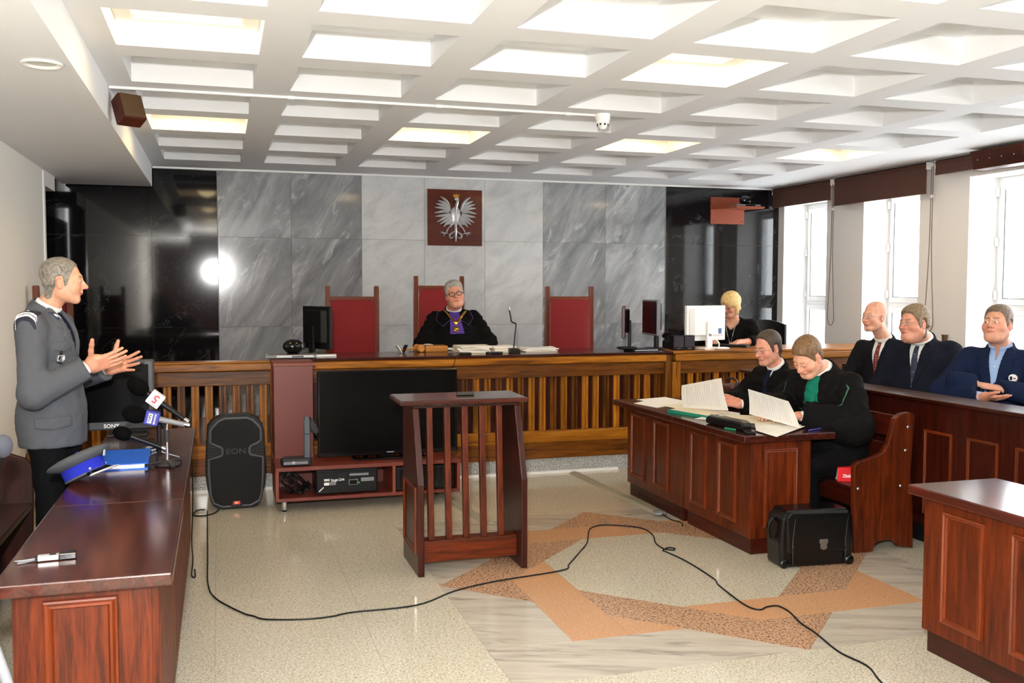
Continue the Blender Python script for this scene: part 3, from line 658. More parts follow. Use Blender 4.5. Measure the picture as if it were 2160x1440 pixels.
CW = {a: wood('chair_wood_'+a, (92, 40, 18), (122, 58, 28), a, 18, .35, .2) for a in 'XYZ'}
def judge_chair(label, xc, w, ztop, zrail, y=9.3, rz=0, drop=.0):
    T = thing('judge_chair', label, 'chair', (xc, y, .3), rz=rz, group='high-backed red courtroom chairs')
    zt = ztop-.3; zr = zrail-.3; h = w/2
    for sx in (-1, 1):
        x = sx*(h-.022)
        MB().prism([(x-.022, 0), (x+.022, 0), (x+.022, zt-.008), (x+.016, zt), (x-.016, zt), (x-.022, zt-.008)], .2, .25, 'y').build('back_post', CW['Z'], T, bevel=.003)
        MB().box(x-.02, x+.02, -.25, -.21, 0, .62).build('front_leg', CW['Z'], T, bevel=.003)
        MB().box(x-.025, x+.025, -.27, .2, .62, .65).build('armrest', CW['Y'], T, bevel=.008)
        MB().box(x-.015, x+.015, -.21, .2, .36, .42).build('seat_rail', CW['Y'], T)
    MB().box(-h+.044, h-.044, .205, .245, zr-.035, zr).build('top_rail', CW['X'], T, bevel=.003)
    MB().box(-h+.044, h-.044, .205, .245, .5, .54).build('bottom_rail', CW['X'], T)
    MB().box(-h+.044, h-.044, -.245, -.215, .36, .42).build('seat_rail', CW['X'], T)
    a, b, c, d = -h+.05, h-.05, .545, zr-.037
    g = [[(a+(b-a)*i/10, .2-.035*math.sin(PI*min(1, max(0, i/10)))**.5*math.sin(PI*j/10)**.5, c+(d-c)*j/10) for i in range(11)] for j in range(11)]
    MB().sheet(g, .03).build('back_cushion', M['red_cloth'], T, smooth=True)
    MB().box(-h+.03, h-.03, -.24, .19, .42, .49).build('seat_cushion', M['red_cloth'], T, bevel=.025)
judge_chair('high-backed red chair with no one in it, left of the judge', 1.26, .525, 1.64, 1.535)
judge_chair('tallest high-backed red chair, the one the judge sits in', 2.137, .52, 1.742, 1.645)
judge_chair('high-backed red chair with no one in it, right of the judge', 3.55, .54, 1.64, 1.535)
judge_chair('high-backed chair mostly hidden behind the officer in grey uniform', -1.215, .28, 1.635, 1.53, 8.27, PI)
# ================================================================== PEOPLE: signed distance shapes meshed with surface nets
def V3(*a): return np.array(a, float)
def cone(P, a, b, r1, r2, sq=None):
    a = V3(*a); b = V3(*b); d = b-a; t = np.clip(((P-a)@d)/(d@d), 0, 1)
    q = P-a-t[:, None]*d
    return np.sqrt((q*q).sum(1))-(r1+(r2-r1)*t)
def ellip(P, c, r, R=None):
    q = P-V3(*c)
    if R is not None: q = q@R
    r = V3(*r); k0 = np.sqrt(((q/r)**2).sum(1)); k1 = np.sqrt(((q/r**2)**2).sum(1))+1e-9
    return k0*(k0-1)/k1
def rbox(P, c, h, r, R=None):
    q = P-V3(*c)
    if R is not None: q = q@R
    d = np.abs(q)-(V3(*h)-r)
    return np.sqrt((np.maximum(d, 0)**2).sum(1))+np.minimum(d.max(1), 0)-r
def smin(a, b, k):
    h = np.maximum(k-np.abs(a-b), 0)/k; return np.minimum(a, b)-h*h*k*.25
def smax(a, b, k): return -smin(-a, -b, k)
def smins(L, k):
    r = L[0]
    for x in L[1:]: r = smin(r, x, k)
    return r
def poly2(x, z, pts):
    """signed distance to a 2D polygon"""
    n = len(pts); d = np.full(x.shape, 1e9); s = np.ones(x.shape)
    j = n-1
    for i in range(n):
        ex, ez = pts[j][0]-pts[i][0], pts[j][1]-pts[i][1]; wx, wz = x-pts[i][0], z-pts[i][1]
        t = np.clip((wx*ex+wz*ez)/(ex*ex+ez*ez), 0, 1); d = np.minimum(d, (wx-ex*t)**2+(wz-ez*t)**2)
        c1 = z >= pts[i][1]; c2 = z < pts[j][1]; c3 = ex*wz > ez*wx
        s = np.where((c1 & c2 & c3) | (~c1 & ~c2 & ~c3), -s, s); j = i
    return s*np.sqrt(d)
def nets(f, lo, hi, h):
    lo = np.array(lo, float); n = np.maximum(2, np.ceil((np.array(hi)-lo)/h).astype(int)+1)
    ax = [lo[i]+h*np.arange(n[i]) for i in range(3)]
    c = 4; nc = (n+c-1)//c+1
    Gc = np.stack(np.meshgrid(*[lo[i]+h*c*np.arange(nc[i]) for i in range(3)], indexing='ij'), -1)
    Dc = f(Gc.reshape(-1, 3)).reshape(nc)
    near = np.abs(Dc) < h*c*2.4                                     # narrow band: blocks that can hold the surface
    blk = np.zeros(nc-1, bool)
    for i in (0, 1):
        for j in (0, 1):
            for k in (0, 1): blk |= near[i:nc[0]-1+i, j:nc[1]-1+j, k:nc[2]-1+k]
    full = np.repeat(np.repeat(np.repeat(blk, c, 0), c, 1), c, 2)[:n[0], :n[1], :n[2]]
    sgn = np.repeat(np.repeat(np.repeat(np.where(Dc[:-1, :-1, :-1] < 0, -1., 1.), c, 0), c, 1), c, 2)
    pad = [(0, max(0, n[i]-sgn.shape[i])) for i in range(3)]
    sgn = np.pad(sgn, pad, mode='edge')[:n[0], :n[1], :n[2]]; full = np.pad(full, [(0, n[i]-full.shape[i]) for i in range(3)], mode='edge')
    D = sgn.copy(); ii = np.nonzero(full)
    D[ii] = f(np.stack([ax[0][ii[0]], ax[1][ii[1]], ax[2][ii[2]]], 1))
    D[0], D[-1], D[:, 0], D[:, -1], D[:, :, 0], D[:, :, -1] = 1, 1, 1, 1, 1, 1
    m = n-1; acc = np.zeros((*m, 3)); cnt = np.zeros(m)
    sl = lambda o, k: tuple(slice(o[i], o[i]+m[i]) for i in range(3))
    for axis in range(3):
        for oa in (0, 1):
            for ob in (0, 1):
                o0 = [0, 0, 0]; oth = [i for i in range(3) if i != axis]; o0[oth[0]] = oa; o0[oth[1]] = ob
                o1 = list(o0); o1[axis] = 1
                a = D[sl(o0, 0)]; b = D[sl(o1, 0)]; x = (a < 0) != (b < 0)
                t = np.where(x, a/np.where(x, a-b, 1), 0)
                p = np.zeros((*m, 3)); p[..., oth[0]] = oa; p[..., oth[1]] = ob; p[..., axis] = t
                acc += p*x[..., None]; cnt += x
    act = cnt > 0; idx = -np.ones(m, int); idx[act] = np.arange(act.sum())
    cells = np.argwhere(act); verts = lo+h*(cells+acc[act]/cnt[act][:, None])
    faces = []
    for axis in range(3):
        o1, o2 = [(1, 2), (2, 0), (0, 1)][axis]
        s0 = [slice(None)]*3; s1 = [slice(None)]*3; s0[axis] = slice(0, -1); s1[axis] = slice(1, None)
        a = D[tuple(s0)] < 0; b = D[tuple(s1)] < 0
        e = np.argwhere(a != b); sg = a[tuple(e.T)]
        ok = (e[:, o1] > 0) & (e[:, o2] > 0) & (e[:, o1] < m[o1]) & (e[:, o2] < m[o2]); e = e[ok]; sg = sg[ok]
        q = []
        for d1, d2 in ((1, 1), (0, 1), (0, 0), (1, 0)):
            c = e.copy(); c[:, o1] -= d1; c[:, o2] -= d2; q.append(idx[tuple(c.T)])
        q = np.stack(q, 1); q[~sg] = q[~sg][:, ::-1]; faces.append(q)
    F = np.concatenate(faces); F = F[(F >= 0).all(1)]
    return verts, F
def smooth_verts(v, f, it=1, lam=.5):
    e = np.concatenate([f[:, [0, 1]], f[:, [1, 2]], f[:, [2, 3]], f[:, [3, 0]]]); e = np.concatenate([e, e[:, ::-1]])
    deg = np.bincount(e[:, 0], minlength=len(v)).astype(float)[:, None]; deg[deg == 0] = 1
    for _ in range(it):
        s = np.stack([np.bincount(e[:, 0], weights=v[e[:, 1], k], minlength=len(v)) for k in range(3)], 1)
        v = v+lam*(s/deg-v)
    return v
def npmesh(name, parts, m, parent, smooth=2, col=None):
    """parts: list of (verts, faces[, colours])"""
    vs = []; fs = []; cs = []; b = 0
    for p in parts:
        vs.append(p[0]); fs.append(p[1]+b); b += len(p[0])
        cs.append(p[2] if len(p) > 2 else np.ones((len(p[0]), 3)))
    v = np.concatenate(vs); f = np.concatenate(fs); c = np.concatenate(cs)
    me = bpy.data.meshes.new(name); me.vertices.add(len(v)); me.vertices.foreach_set('co', v.astype(np.float32).ravel())
    me.loops.add(f.size); me.loops.foreach_set('vertex_index', f.astype(np.int32).ravel())
    me.polygons.add(len(f)); me.polygons.foreach_set('loop_start', np.arange(0, f.size, 4, dtype=np.int32))
    me.update(calc_edges=True); me.validate()
    at = me.color_attributes.new('tint', 'FLOAT_COLOR', 'POINT')
    at.data.foreach_set('color', np.concatenate([c, np.ones((len(c), 1))], 1).astype(np.float32).ravel())
    return mkobj(name, me, m, parent, smooth=2)
def skinmat():
    m, nt, b = newmat('skin'); a = N(nt, 'ShaderNodeVertexColor', layer_name='tint')
    tc = N(nt, 'ShaderNodeTexCoord'); nz = N(nt, 'ShaderNodeTexNoise', Scale=45.0, Detail=3.0); nt.links.new(tc.outputs['Object'], nz.inputs['Vector'])
    r = ramp(nt, [(.3, (.86, .82, .8, 1)), (.7, (1.08, 1.05, 1.03, 1))]); nt.links.new(nz.outputs[0], r.inputs[0])
    mx = N(nt, 'ShaderNodeMix', data_type='RGBA', blend_type='MULTIPLY'); mx.inputs['Factor'].default_value = 1
    nt.links.new(a.outputs[0], mx.inputs[6]); nt.links.new(r.outputs[0], mx.inputs[7]); nt.links.new(mx.outputs[2], b.inputs['Base Color'])
    b.inputs['Roughness'].default_value = .5; b.inputs['Subsurface Weight'].default_value = .08; b.inputs['Subsurface Radius'].default_value = (.012, .004, .002)
    return m
def hairmat(name, c1, c2):
    m, nt, b = newmat(name); tc = N(nt, 'ShaderNodeTexCoord'); mp = N(nt, 'ShaderNodeMapping'); mp.inputs['Scale'].default_value = (190, 60, 45)
    nt.links.new(tc.outputs['Object'], mp.inputs['Vector']); nz = N(nt, 'ShaderNodeTexNoise', Scale=1.0, Detail=3.0, Distortion=.6); nt.links.new(mp.outputs[0], nz.inputs['Vector'])
    r = ramp(nt, [(.3, c1), (.68, c2)]); nt.links.new(nz.outputs[0], r.inputs[0]); nt.links.new(r.outputs[0], b.inputs['Base Color'])
    bp = N(nt, 'ShaderNodeBump', Strength=.5, Distance=.004); nt.links.new(nz.outputs[0], bp.inputs['Height']); nt.links.new(bp.outputs[0], b.inputs['Normal'])
    b.inputs['Roughness'].default_value = .55; return m
M['skin'] = skinmat()
def eulR(yaw=0, pitch=0, roll=0):
    """head frame: yaw about z (+ turns to the person's left), pitch (+ looks down), roll (+ tilts to the person's left)"""
    return np.array(Matrix.Rotation(yaw, 3, 'Z') @ Matrix.Rotation(roll, 3, 'Y') @ Matrix.Rotation(pitch, 3, 'X'))
def fold(P, amp, fr, seed=0):
    r = np.random.RandomState(seed); s = np.zeros(len(P))
    for k in range(5):
        w = r.normal(size=3)*np.array(fr)*(1+.5*k); s += np.sin(P@w+r.uniform(0, 6))/(1+.4*k)
    return amp*s/2.5
# ---- head: centre between the ears, facing -y, metres
def head_sdf(P, H):
    w = H.get('w', 1.0); j = H.get('jaw', 1.0); nl = H.get('nose', 1.0); fat = H.get('fat', 0)
    X = P.copy(); X[:, 0] = X[:, 0]/w
    ax = np.abs(X[:, 0]); Q = X.copy(); Q[:, 0] = ax
    d = ellip(X, (0, .018, .045), (.0765, .098, .083))
    d = smin(d, ellip(X, (0, -.018, -.02), (.066, .078, .088)), .03)
    d = smin(d, cone(Q, (.045*j, .0, -.062), (.018*j, -.066, -.098), .028+fat*.01, .022+fat*.006), .035)
    d = smin(d, ellip(Q, (.043, -.054, -.026), (.026+fat*.008, .03, .03)), .03)
    d = smin(d, cone(Q, (0, -.0845, .027), (.042, -.071, .024), .012, .011), .022)
    if fat: d = smin(d, ellip(X, (0, -.03, -.1), (.055, .06, .035*fat+.01)), .03)
    d = smax(d, -ellip(Q, (.032, -.107, .004), (.019, .02, .012)), .018)
    nose = smins([cone(X, (0, -.09, .012), (0, -.108-.008*nl, -.026), .0085, .0125), ellip(Q, (.0125, -.1, -.031), (.0085, .011, .008))], .012)
    d = smin(d, nose, .012)
    d = smin(d, ellip(X, (0, -.087, -.055), (.024, .014, .012)), .015)
    sm = H.get('smile', 0)
    lips = cone(Q, (0, -.097, -.061), (.023, -.083, -.0625+.006*sm), .0065, .004)
    d = smin(d, lips, .006)
    d = smax(d, -cone(Q, (0, -.1045, -.0625), (.025, -.086, -.063+.008*sm), .0022+.004*H.get('open', 0), .0015), .004)
    d = smin(d, ellip(Q, (.031, -.083, .003), (.0135, .0125, .0125)), .003)
    d = smin(d, cone(Q, (.02, -.0945, .0115), (.043, -.087, .009), .0035, .0035), .006)
    Re = np.array(Matrix.Rotation(.28, 3, 'Z') @ Matrix.Rotation(-.12, 3, 'X'))
    ear = ellip(Q, (.0785, .012, -.012), (.0105, .0195, .030), Re)
    ear = smax(ear, -ellip(Q, (.088, .006, -.01), (.0065, .0105, .018), Re), .006)
    d = smin(d, ear, .008)
    return d
def neck_sdf(P, H):
    f = H.get('fat', 0)
    return cone(P, (0, .012, -.05), H.get('neck', (0, .045, -.175)), .055+.008*f, .061+.01*f)
def head_col(P, H):
    """paint of the head itself: skin, lips, brows, eyes"""
    sk = np.array(lin(H['skin'])[:3]); n = len(P); C = np.tile(sk, (n, 1)); X = P.copy(); X[:, 0] /= H.get('w', 1.0)
    Q = X.copy(); Q[:, 0] = np.abs(X[:, 0])
    def mix(mask, c, k=1):
        c = np.array(lin(c)[:3]) if not isinstance(c, np.ndarray) else c
        m = np.clip(mask, 0, 1)[:, None]*k; C[:] = C*(1-m)+c*m
    red = sk*np.array([1.0, .62, .6])
    mix(1-np.clip(ellip(Q, (.04, -.08, -.03), (.026, .03, .022))/.012, 0, 1), red, .35)
    mix(1-np.clip(ellip(X, (0, -.115, -.028), (.016, .02, .014))/.01, 0, 1), red, .4)
    mix((np.abs(X[:, 0]) > .074)*1., red, .3)
    sm = H.get('smile', 0)
    mix(1-np.clip((cone(Q, (0, -.1, -.0615), (.022, -.085, -.0625+.006*sm), .0065, .004)-.002)/.003, 0, 1), sk*np.array([.86, .45, .42]), .75)
    if H.get('stubble'): mix((1-np.clip(ellip(X, (0, -.05, -.09), (.06, .06, .04))/.015, 0, 1)), sk*.55, H['stubble'])
    if H.get('brow') is not None:
        mix(1-np.clip((cone(Q, (.015, -.1, .029), (.045, -.078, .029), .0042, .0028)-.001)/.003, 0, 1), H['brow'], .62)
    cl = H.get('closed', 0)
    eye = ellip(Q, (.031, -.083, .003), (.0142, .0132, .0132))
    inr = ((Q[:, 0]-.031)**2/.0125**2+(Q[:, 2]-.002)**2/(.0062 if not cl else .0016)**2) < 1
    front = P[:, 1] < -.07
    mix((inr & front & (eye < .004))*1., (226, 222, 216) if not cl else (60, 36, 30), .9)
    if not cl:
        gz = H.get('gaze', 0); ex = np.where(X[:, 0] > 0, .031, -.031)+gz
        mix((((X[:, 0]-ex)**2+(X[:, 2]-.002)**2 < .0055**2) & front & (np.abs(X[:, 2]-.002) < .0062))*1., (58, 48, 42), 1)
    mix((((Q[:, 0]-.031)**2/.016**2+(Q[:, 2]-.003)**2/.0075**2 < 1) & ~inr & front)*1., sk*np.array([.62, .5, .48]), .45)
    mix(1-np.clip((cone(Q, (0, -.1045, -.0625), (.024, -.086, -.063+.008*sm), .001+.004*H.get('open', 0), .001))/.002, 0, 1), sk*.25, .8)
    return C
def hair_sdf(P, H):
    """hair grown on the skull; its thickness tapers to nothing at the hairline"""
    k = H['hair']; t = k.get('t', .012); X = P.copy(); X[:, 0] /= H.get('w', 1.0); Q = X.copy(); Q[:, 0] = np.abs(X[:, 0])
    d = ellip(X, (0, .018, .045), (.0765, .098, .083)); d = smin(d, ellip(X, (0, -.018, -.02), (.066, .078, .088)), .03)
    d = smin(d, cone(Q, (0.02, .05, -.03), (.02, .06, -.08), .046, .036), .03)
    fl = k.get('line', .075); rec = k.get('recede', .0); sb = k.get('sb', -.03); np_ = k.get('nape', -.058)
    zl = np.interp(X[:, 1], (-.12, -.085, -.062, -.05, -.036, -.024, -.012, -.004, .03, .042, .07, .13), (fl, fl-.008, fl-.022, .045, .012, sb, sb+.004, .026, .022, -.03, np_, np_))
    zl = zl + rec*np.clip((Q[:, 0]-.018)/.03, 0, 1)*np.clip((-X[:, 1]-.02)/.03, 0, 1)
    m = X[:, 2]-zl
    if k.get('bald'): m = np.minimum(m, k['bald']-X[:, 2])
    w = np.clip(m/k.get('fade', .022)+.25, 0, 1); w = w*w*(3-2*w)
    up = np.clip((X[:, 2]-.06)/.06, 0, 1); fr = np.clip((-X[:, 1]-.03)/.05, 0, 1)
    th = t*(1+k.get('topf', .4)*up+k.get('quiff', 0)*up*fr)
    g = fold(P*np.array((1, .45, .45)), k.get('rough', .0015), (190, 120, 90), 4)
    return d-(th+g)*w+.006*(1-w)
# ---- hand: wrist at w, fingers along u, palm faces n, thumb on side +1/-1 of n x u
def hand_sdf(P, w, u, n, ts, curl, spread, thumb, sc=1.0, palm_l=.088):
    w = V3(*w); u = V3(*u); u /= np.linalg.norm(u); n = V3(*n); n = n-u*(n@u); n /= np.linalg.norm(n); t = np.cross(n, u)*ts
    A = lambda a, b, c: w+(u*a+t*b+n*c)*sc
    R = np.stack([u, t, n], 1)
    d = rbox(P, A(palm_l*.55, 0, 0), np.array((palm_l*.5, .038, .0125))*sc, .012*sc, R)
    d = smin(d, cone(P, A(-.05, 0, 0), A(.012, 0, 0), .027*sc, .027*sc), .03)
    d = smin(d, ellip(P, A(.035, .028, .009), np.array((.032, .018, .015))*sc, R), .015)
    offs = (.029, .0098, -.0098, -.028); L = (.078, .086, .079, .062); rad = (.0092, .0095, .009, .008)
    fins = []
    for i in range(4):
        sp = spread*(1.5-i)/1.5*.9; c = curl[i]; a0 = A(palm_l*(.97, 1.0, .97, .9)[i], offs[i], 0); ang = 0
        dirv = u*math.cos(sp)+t*math.sin(sp); segs = []
        for s, (fr_, cf) in enumerate(((.45, .75), (.31, 1.0), (.24, .7))):
            ang += c*cf; dv = dirv*math.cos(ang)+n*math.sin(ang); a1 = a0+dv*L[i]*fr_*sc*1.02
            segs.append(cone(P, a0, a1, rad[i]*sc*(1-.1*s), rad[i]*sc*(.93-.1*s))); a0 = a1
        fins.append(smins(segs, .003))
    f = fins[0]
    for x in fins[1:]: f = np.minimum(f, x)
    d = smin(d, f, .009)
    a0 = A(.022, .03, .004); dv = u*thumb[0]+t*thumb[1]+n*thumb[2]; dv /= np.linalg.norm(dv); dv2 = dv*.93+u*thumb[3]; dv2 /= np.linalg.norm(dv2)
    a1 = a0+dv*.05*sc; a2 = a1+dv2*.034*sc; a3 = a2+dv2*.026*sc
    th = smins([cone(P, a0, a1, .0135*sc, .0115*sc), cone(P, a1, a2, .0112*sc, .0105*sc), cone(P, a2, a3, .0105*sc, .0085*sc)], .006)
    return smin(d, th, .014)
def person(name, label, loc, rz, S_):
    """S_: all joints in the person's own frame (facing -y, x to the person's left, z=0 at loc)"""
    T = thing(name, label, 'person', loc, rz, group=None)
    pel = V3(*S_['pelvis']); Rt = eulR(*S_.get('torso', (0, 0, 0))); sc = S_.get('size', 1.0); bulk = S_.get('bulk', 1.0); depth = S_.get('depth', 1.0)
    tl = lambda x, y, z: pel+Rt@(V3(x, y, z)*sc)
    sh = [tl(s*S_.get('shw', .185), .012, .432) for s in (1, -1)]
    el = [V3(*S_['elbow'][i]) for i in (0, 1)]; wr = [V3(*S_['wrist'][i]) for i in (0, 1)]
    hc = V3(*S_['head']); Rh = eulR(*S_['headrot']); hs = S_.get('hs', 1.0); H = dict(S_['H'])
    nb = tl(0, .02, .5); nk = Rh.T@(nb-hc)/hs; H['neck'] = tuple(nk)
    # --- torso in its own frame
    def torso(P, off=0.0, b=bulk):
        q = (P-pel)@Rt/sc
        L = [ellip(q, (0, .0, .34), (.172*b, .118*depth, .17)), ellip(q, (0, -.012*depth-S_.get('belly', 0)*.5, .14), (.155*b+S_.get('belly', 0)*.4, .118*depth+S_.get('belly', 0), .19)), ellip(q, (0, .01, -.02), (.165*b, .125*depth, .13)),
             cone(np.stack([np.abs(q[:, 0]), q[:, 1], q[:, 2]], 1), (.0, .02, .46), (.165, .015, .43), .062, .052), cone(q, (0, .025, .46), (0, .03, .5), .072, .06)]
        return smins(L, .05)*sc-off
    def arms(P, r=None, only=None):
        L = []; r = r or S_.get('sleeve', (.064, .056, .047))
        for i in (0, 1):
            if only is not None and i != only: continue
            L.append(smin(cone(P, sh[i], el[i], r[0], r[1]), cone(P, el[i], wr[i], r[1], r[2]), .03))
        return L
    def bounds(pts, m):
        a = np.array(pts); return a.min(0)-m, a.max(0)+m
    # --- body: head, neck, hands and the figure under the clothes, one mesh
    def fh(P):
        q = (P-hc)@Rh/hs; return smin(head_sdf(q, H), neck_sdf(q, H), .02)*hs
    lo, hi = bounds([hc-.13, hc+np.array((.13, .13, .14)), nb], .02); lo[2] = nb[2]-.06
    v, f = nets(fh, lo, hi, S_.get('res', .0036)); v = smooth_verts(v, f, 1, .3)
    parts = [(v, f, head_col((v-hc)@Rh/hs, H))]
    sk = np.array(lin(H['skin'])[:3])
    for i in (0, 1):
        hd = S_['hand'][i]
        if hd is None: continue
        fn = lambda P: hand_sdf(P, wr[i], hd['u'], hd['n'], hd.get('ts', -1 if i else 1), hd.get('curl', (.3,)*4), hd.get('spread', .12), hd.get('thumb', (.6, .75, .2, .3)), hd.get('s', 1.0))
        if hd.get('fore'):                                         # bare forearm
            fore = cone; fn2 = fn; fn = lambda P: smin(fn2(P), cone(P, el[i], wr[i], .043, .026), .02)
        pts = [wr[i]-.07, wr[i]+.07, wr[i]+V3(*hd['u'])/np.linalg.norm(hd['u'])*.2] + ([el[i]] if hd.get('fore') else [])
        lo, hi = bounds(pts, .1); hv, hf = nets(fn, lo, hi, .0034)
        C = np.tile(sk*np.array([1.0, .88, .86]), (len(hv), 1)); parts.append((hv, hf, C))
    leg = []
    if 'knee' in S_:
        hips = [tl(s*.09, 0, -.02) for s in (1, -1)]; kn = [V3(*k) for k in S_['knee']]; an = [V3(*k) for k in S_['ankle']]
        lr = S_.get('legr', (.085, .062, .048))
        def legs(P, off=0.0):
            L = [smin(cone(P, hips[i], kn[i], lr[0], lr[1]), cone(P, kn[i], an[i], lr[1], lr[2]), .03) for i in (0, 1)]
            return smin(L[0], L[1], .015)-off
    def core(P):
        d = smins([torso(P, -.025)]+arms(P, (.045, .034, .02)), .03)
        if 'knee' in S_: d = smin(d, legs(P, -.02), .03)
        return d
    allp = [pel-.15, pel+.15]+sh+el+wr+[nb]+(list(kn)+list(an) if 'knee' in S_ else [])
    lo, hi = bounds(allp, .12); cv, cf = nets(core, lo, hi, .026); parts.append((cv, cf, np.tile(sk, (len(cv), 1))))
    npmesh('body', parts, M['skin'], T)
    # --- hair
    if S_.get('hairmat'):
        def fx(P): return S_.get('hairfn', hair_sdf)((P-hc)@Rh/hs, H)*hs
        lo, hi = bounds([hc-.15, hc+.16], 0); hv, hf = nets(fx, lo, hi, .0042); npmesh('hair', [(hv, hf)], S_['hairmat'], T)
    # --- clothing
    nz = lambda P: fold(P, S_.get('wrinkle', .0055), (24, 24, 46), S_.get('seed', 1))
    def jacket(P):
        d = smins([torso(P)]+arms(P), .045)
        if S_.get('skirt'):
            q = (P-pel)@Rt/sc; d = smin(d, smax(ellip(q, (0, .0, .0), (.182*bulk, .142*depth, .75)), q[:, 2]-.12, .1)*sc, .05); d = smax(d, (S_['skirt']-P[:, 2]), .008)
        if S_.get('gown'): d = smin(d, S_['gown'](P), .05)
        d = d+nz(P)
        return d
    # sleeves stop at the wrist
    def cuffs(P, d, back=.0):
        for i in (0, 1):
            if S_['hand'][i] is None: continue
            ax = wr[i]-el[i]; ln = np.linalg.norm(ax); ax = ax/ln; c = wr[i]-ax*(.012+back)
            near = np.sqrt(((P-wr[i])**2).sum(1))
            d = np.where(near < .16, np.maximum(d, (P-c)@ax), d)
        return d
    def vcut(P):                                               # prism of the neck opening, in front of the chest
        q = (P-pel)@Rt/sc; a = poly2(q[:, 0], q[:, 2], S_['vneck']); return np.maximum(a, q[:, 1]-.0)
    def fj(P):
        d = cuffs(P, jacket(P), S_.get('cuffback', 0))
        if S_.get('vneck'): d = smax(d, -vcut(P), .004)
        qn = (P-hc)@Rh/hs; q = (P-pel)@Rt/sc; nk_ = neck_sdf(qn, H)*hs
        if S_.get('jcollar', 1): d = smin(d, np.maximum(np.maximum(nk_-.023, q[:, 2]-(S_.get('collar', .55)-.014+.6*q[:, 1])), np.maximum(.45-q[:, 2], -vcut(P))), .012)
        d = smax(d, -(nk_-.0125), .004)
        if S_.get('cutz') is not None: d = np.maximum(d, S_['cutz']-P[:, 2])
        return d
    lo, hi = bounds([tl(0, 0, -.1-.25*bool(S_.get('skirt')))-.21*bulk, tl(0, 0, .2)+.21*bulk]+sh+el+wr+[nb]+S_.get('gownpts', []), .11)
    jv, jf = nets(fj, lo, hi, S_.get('jres', .0105)); jv = smooth_verts(jv, jf, 2, .4)
    npmesh(S_['jacketname'], [(jv, jf)], S_['jacketmat'], T)
    tlo, thi = bounds([tl(-.2, -.22, .05), tl(.2, .1, .58), tl(-.2, .1, .58), tl(.2, -.22, .05)], .03)
    def patch(nm, polys, off, mm, base='j', h=.005, ymax=.0, proj='y', side=-1, lim=.045):
        def fp(P):
            q = (P-pel)@Rt/sc
            d = jacket(P) if base == 'j' else torso(P, -.014)
            if proj == 'y': r = smax(np.maximum(d-off, poly2(q[:, 0], q[:, 2], polys)), q[:, 1]-ymax, .004)
            elif proj == 'x': r = smax(np.maximum(d-off, poly2(q[:, 1], q[:, 2], polys)), .05-q[:, 0]*side, .004)
            else: r = smax(np.maximum(d-off, poly2(q[:, 0], q[:, 1], polys)), .42-q[:, 2], .004)
            if base == 'j': r = np.maximum(np.maximum(r, -(d+.012)), smin(torso(P), S_['gown'](P) if S_.get('gown') else torso(P), .05)-lim)
            return r
        pa = [p[0] for p in polys]; pb = [p[1] for p in polys]
        A = {'y': lambda a, b, c: tl(a, c, b), 'x': lambda a, b, c: tl(c, a, b), 'z': lambda a, b, c: tl(a, b, c)}[proj]
        c0, c1 = {'y': (-.32, ymax+.03), 'x': (.05*side, .34*side), 'z': (.40, .56)}[proj]
        l_, h_ = bounds([A(a, b, c) for a in (min(pa), max(pa)) for b in (min(pb), max(pb)) for c in (c0, c1)], .02)
        pv, pf = nets(fp, l_, h_, h)
        return npmesh(nm, [(pv, pf)], mm, T) if len(pv) else None
    if S_.get('shirt'):
        def fs(P):
            q = (P-pel)@Rt/sc; d = torso(P, -.013); qn = (P-hc)@Rh/hs
            vn = S_.get('shirtpoly') or [(a*1.25, b+(.02 if b > .3 else -.03)) for a, b in S_['vneck']]
            d = np.maximum(np.maximum(d, poly2(q[:, 0], q[:, 2], vn)), q[:, 1]-.02)
            col = np.maximum((neck_sdf(qn, H)-.0095)*hs, np.maximum(q[:, 2]-(S_.get('collar', .55)+.6*q[:, 1]), .44-q[:, 2]))
            if S_.get('opencollar'):
                wg = np.maximum(poly2(q[:, 0], q[:, 2], [(-.04, .64), (.04, .64), (0, .41)]), q[:, 1]+.01); col = np.maximum(col, -wg); d = np.maximum(d, -wg)
            return np.minimum(d, col)
        sv, sf = nets(fs, tlo, thi, .0048); npmesh('shirt', [(sv, sf)], S_['shirt'], T)
        for i in (0, 1):
            if S_['hand'][i] is None or S_.get('nocuff'): continue
            ax = (wr[i]-el[i])/np.linalg.norm(wr[i]-el[i])
            MB().tube([wr[i]-ax*.04, wr[i]-ax*.004, wr[i]+ax*.002], [.033, .0335, .031], 16).build('shirt_cuff', S_['shirt'], T, smooth=True)
    for p in S_.get('patches', []): patch(**p)
    if 'knee' in S_ and S_.get('trousers'):
        def ft(P):
            d = smin(legs(P), torso(P, .0)+0, .04); q = (P-pel)@Rt/sc
            d = smax(d, P[:, 2]-pel[2]-.12, .01); return d+fold(P, .004, (18, 18, 30), 9)
        lo, hi = bounds([pel-.2, pel+.2]+list(kn)+list(an), .1); tv, tf = nets(ft, lo, hi, .016); npmesh('trousers', [(tv, tf)], S_['trousers'], T)
        for i in (0, 1):
            a = an[i]
            MB().ell(a+V3(0, -.075, -.035), (.045, .14, .045), 14, 8).build('shoe', M['blk_gl'], T, smooth=True)
    return T, dict(tl=tl, hc=hc, Rh=Rh, hs=hs, T=T, wr=wr, el=el)
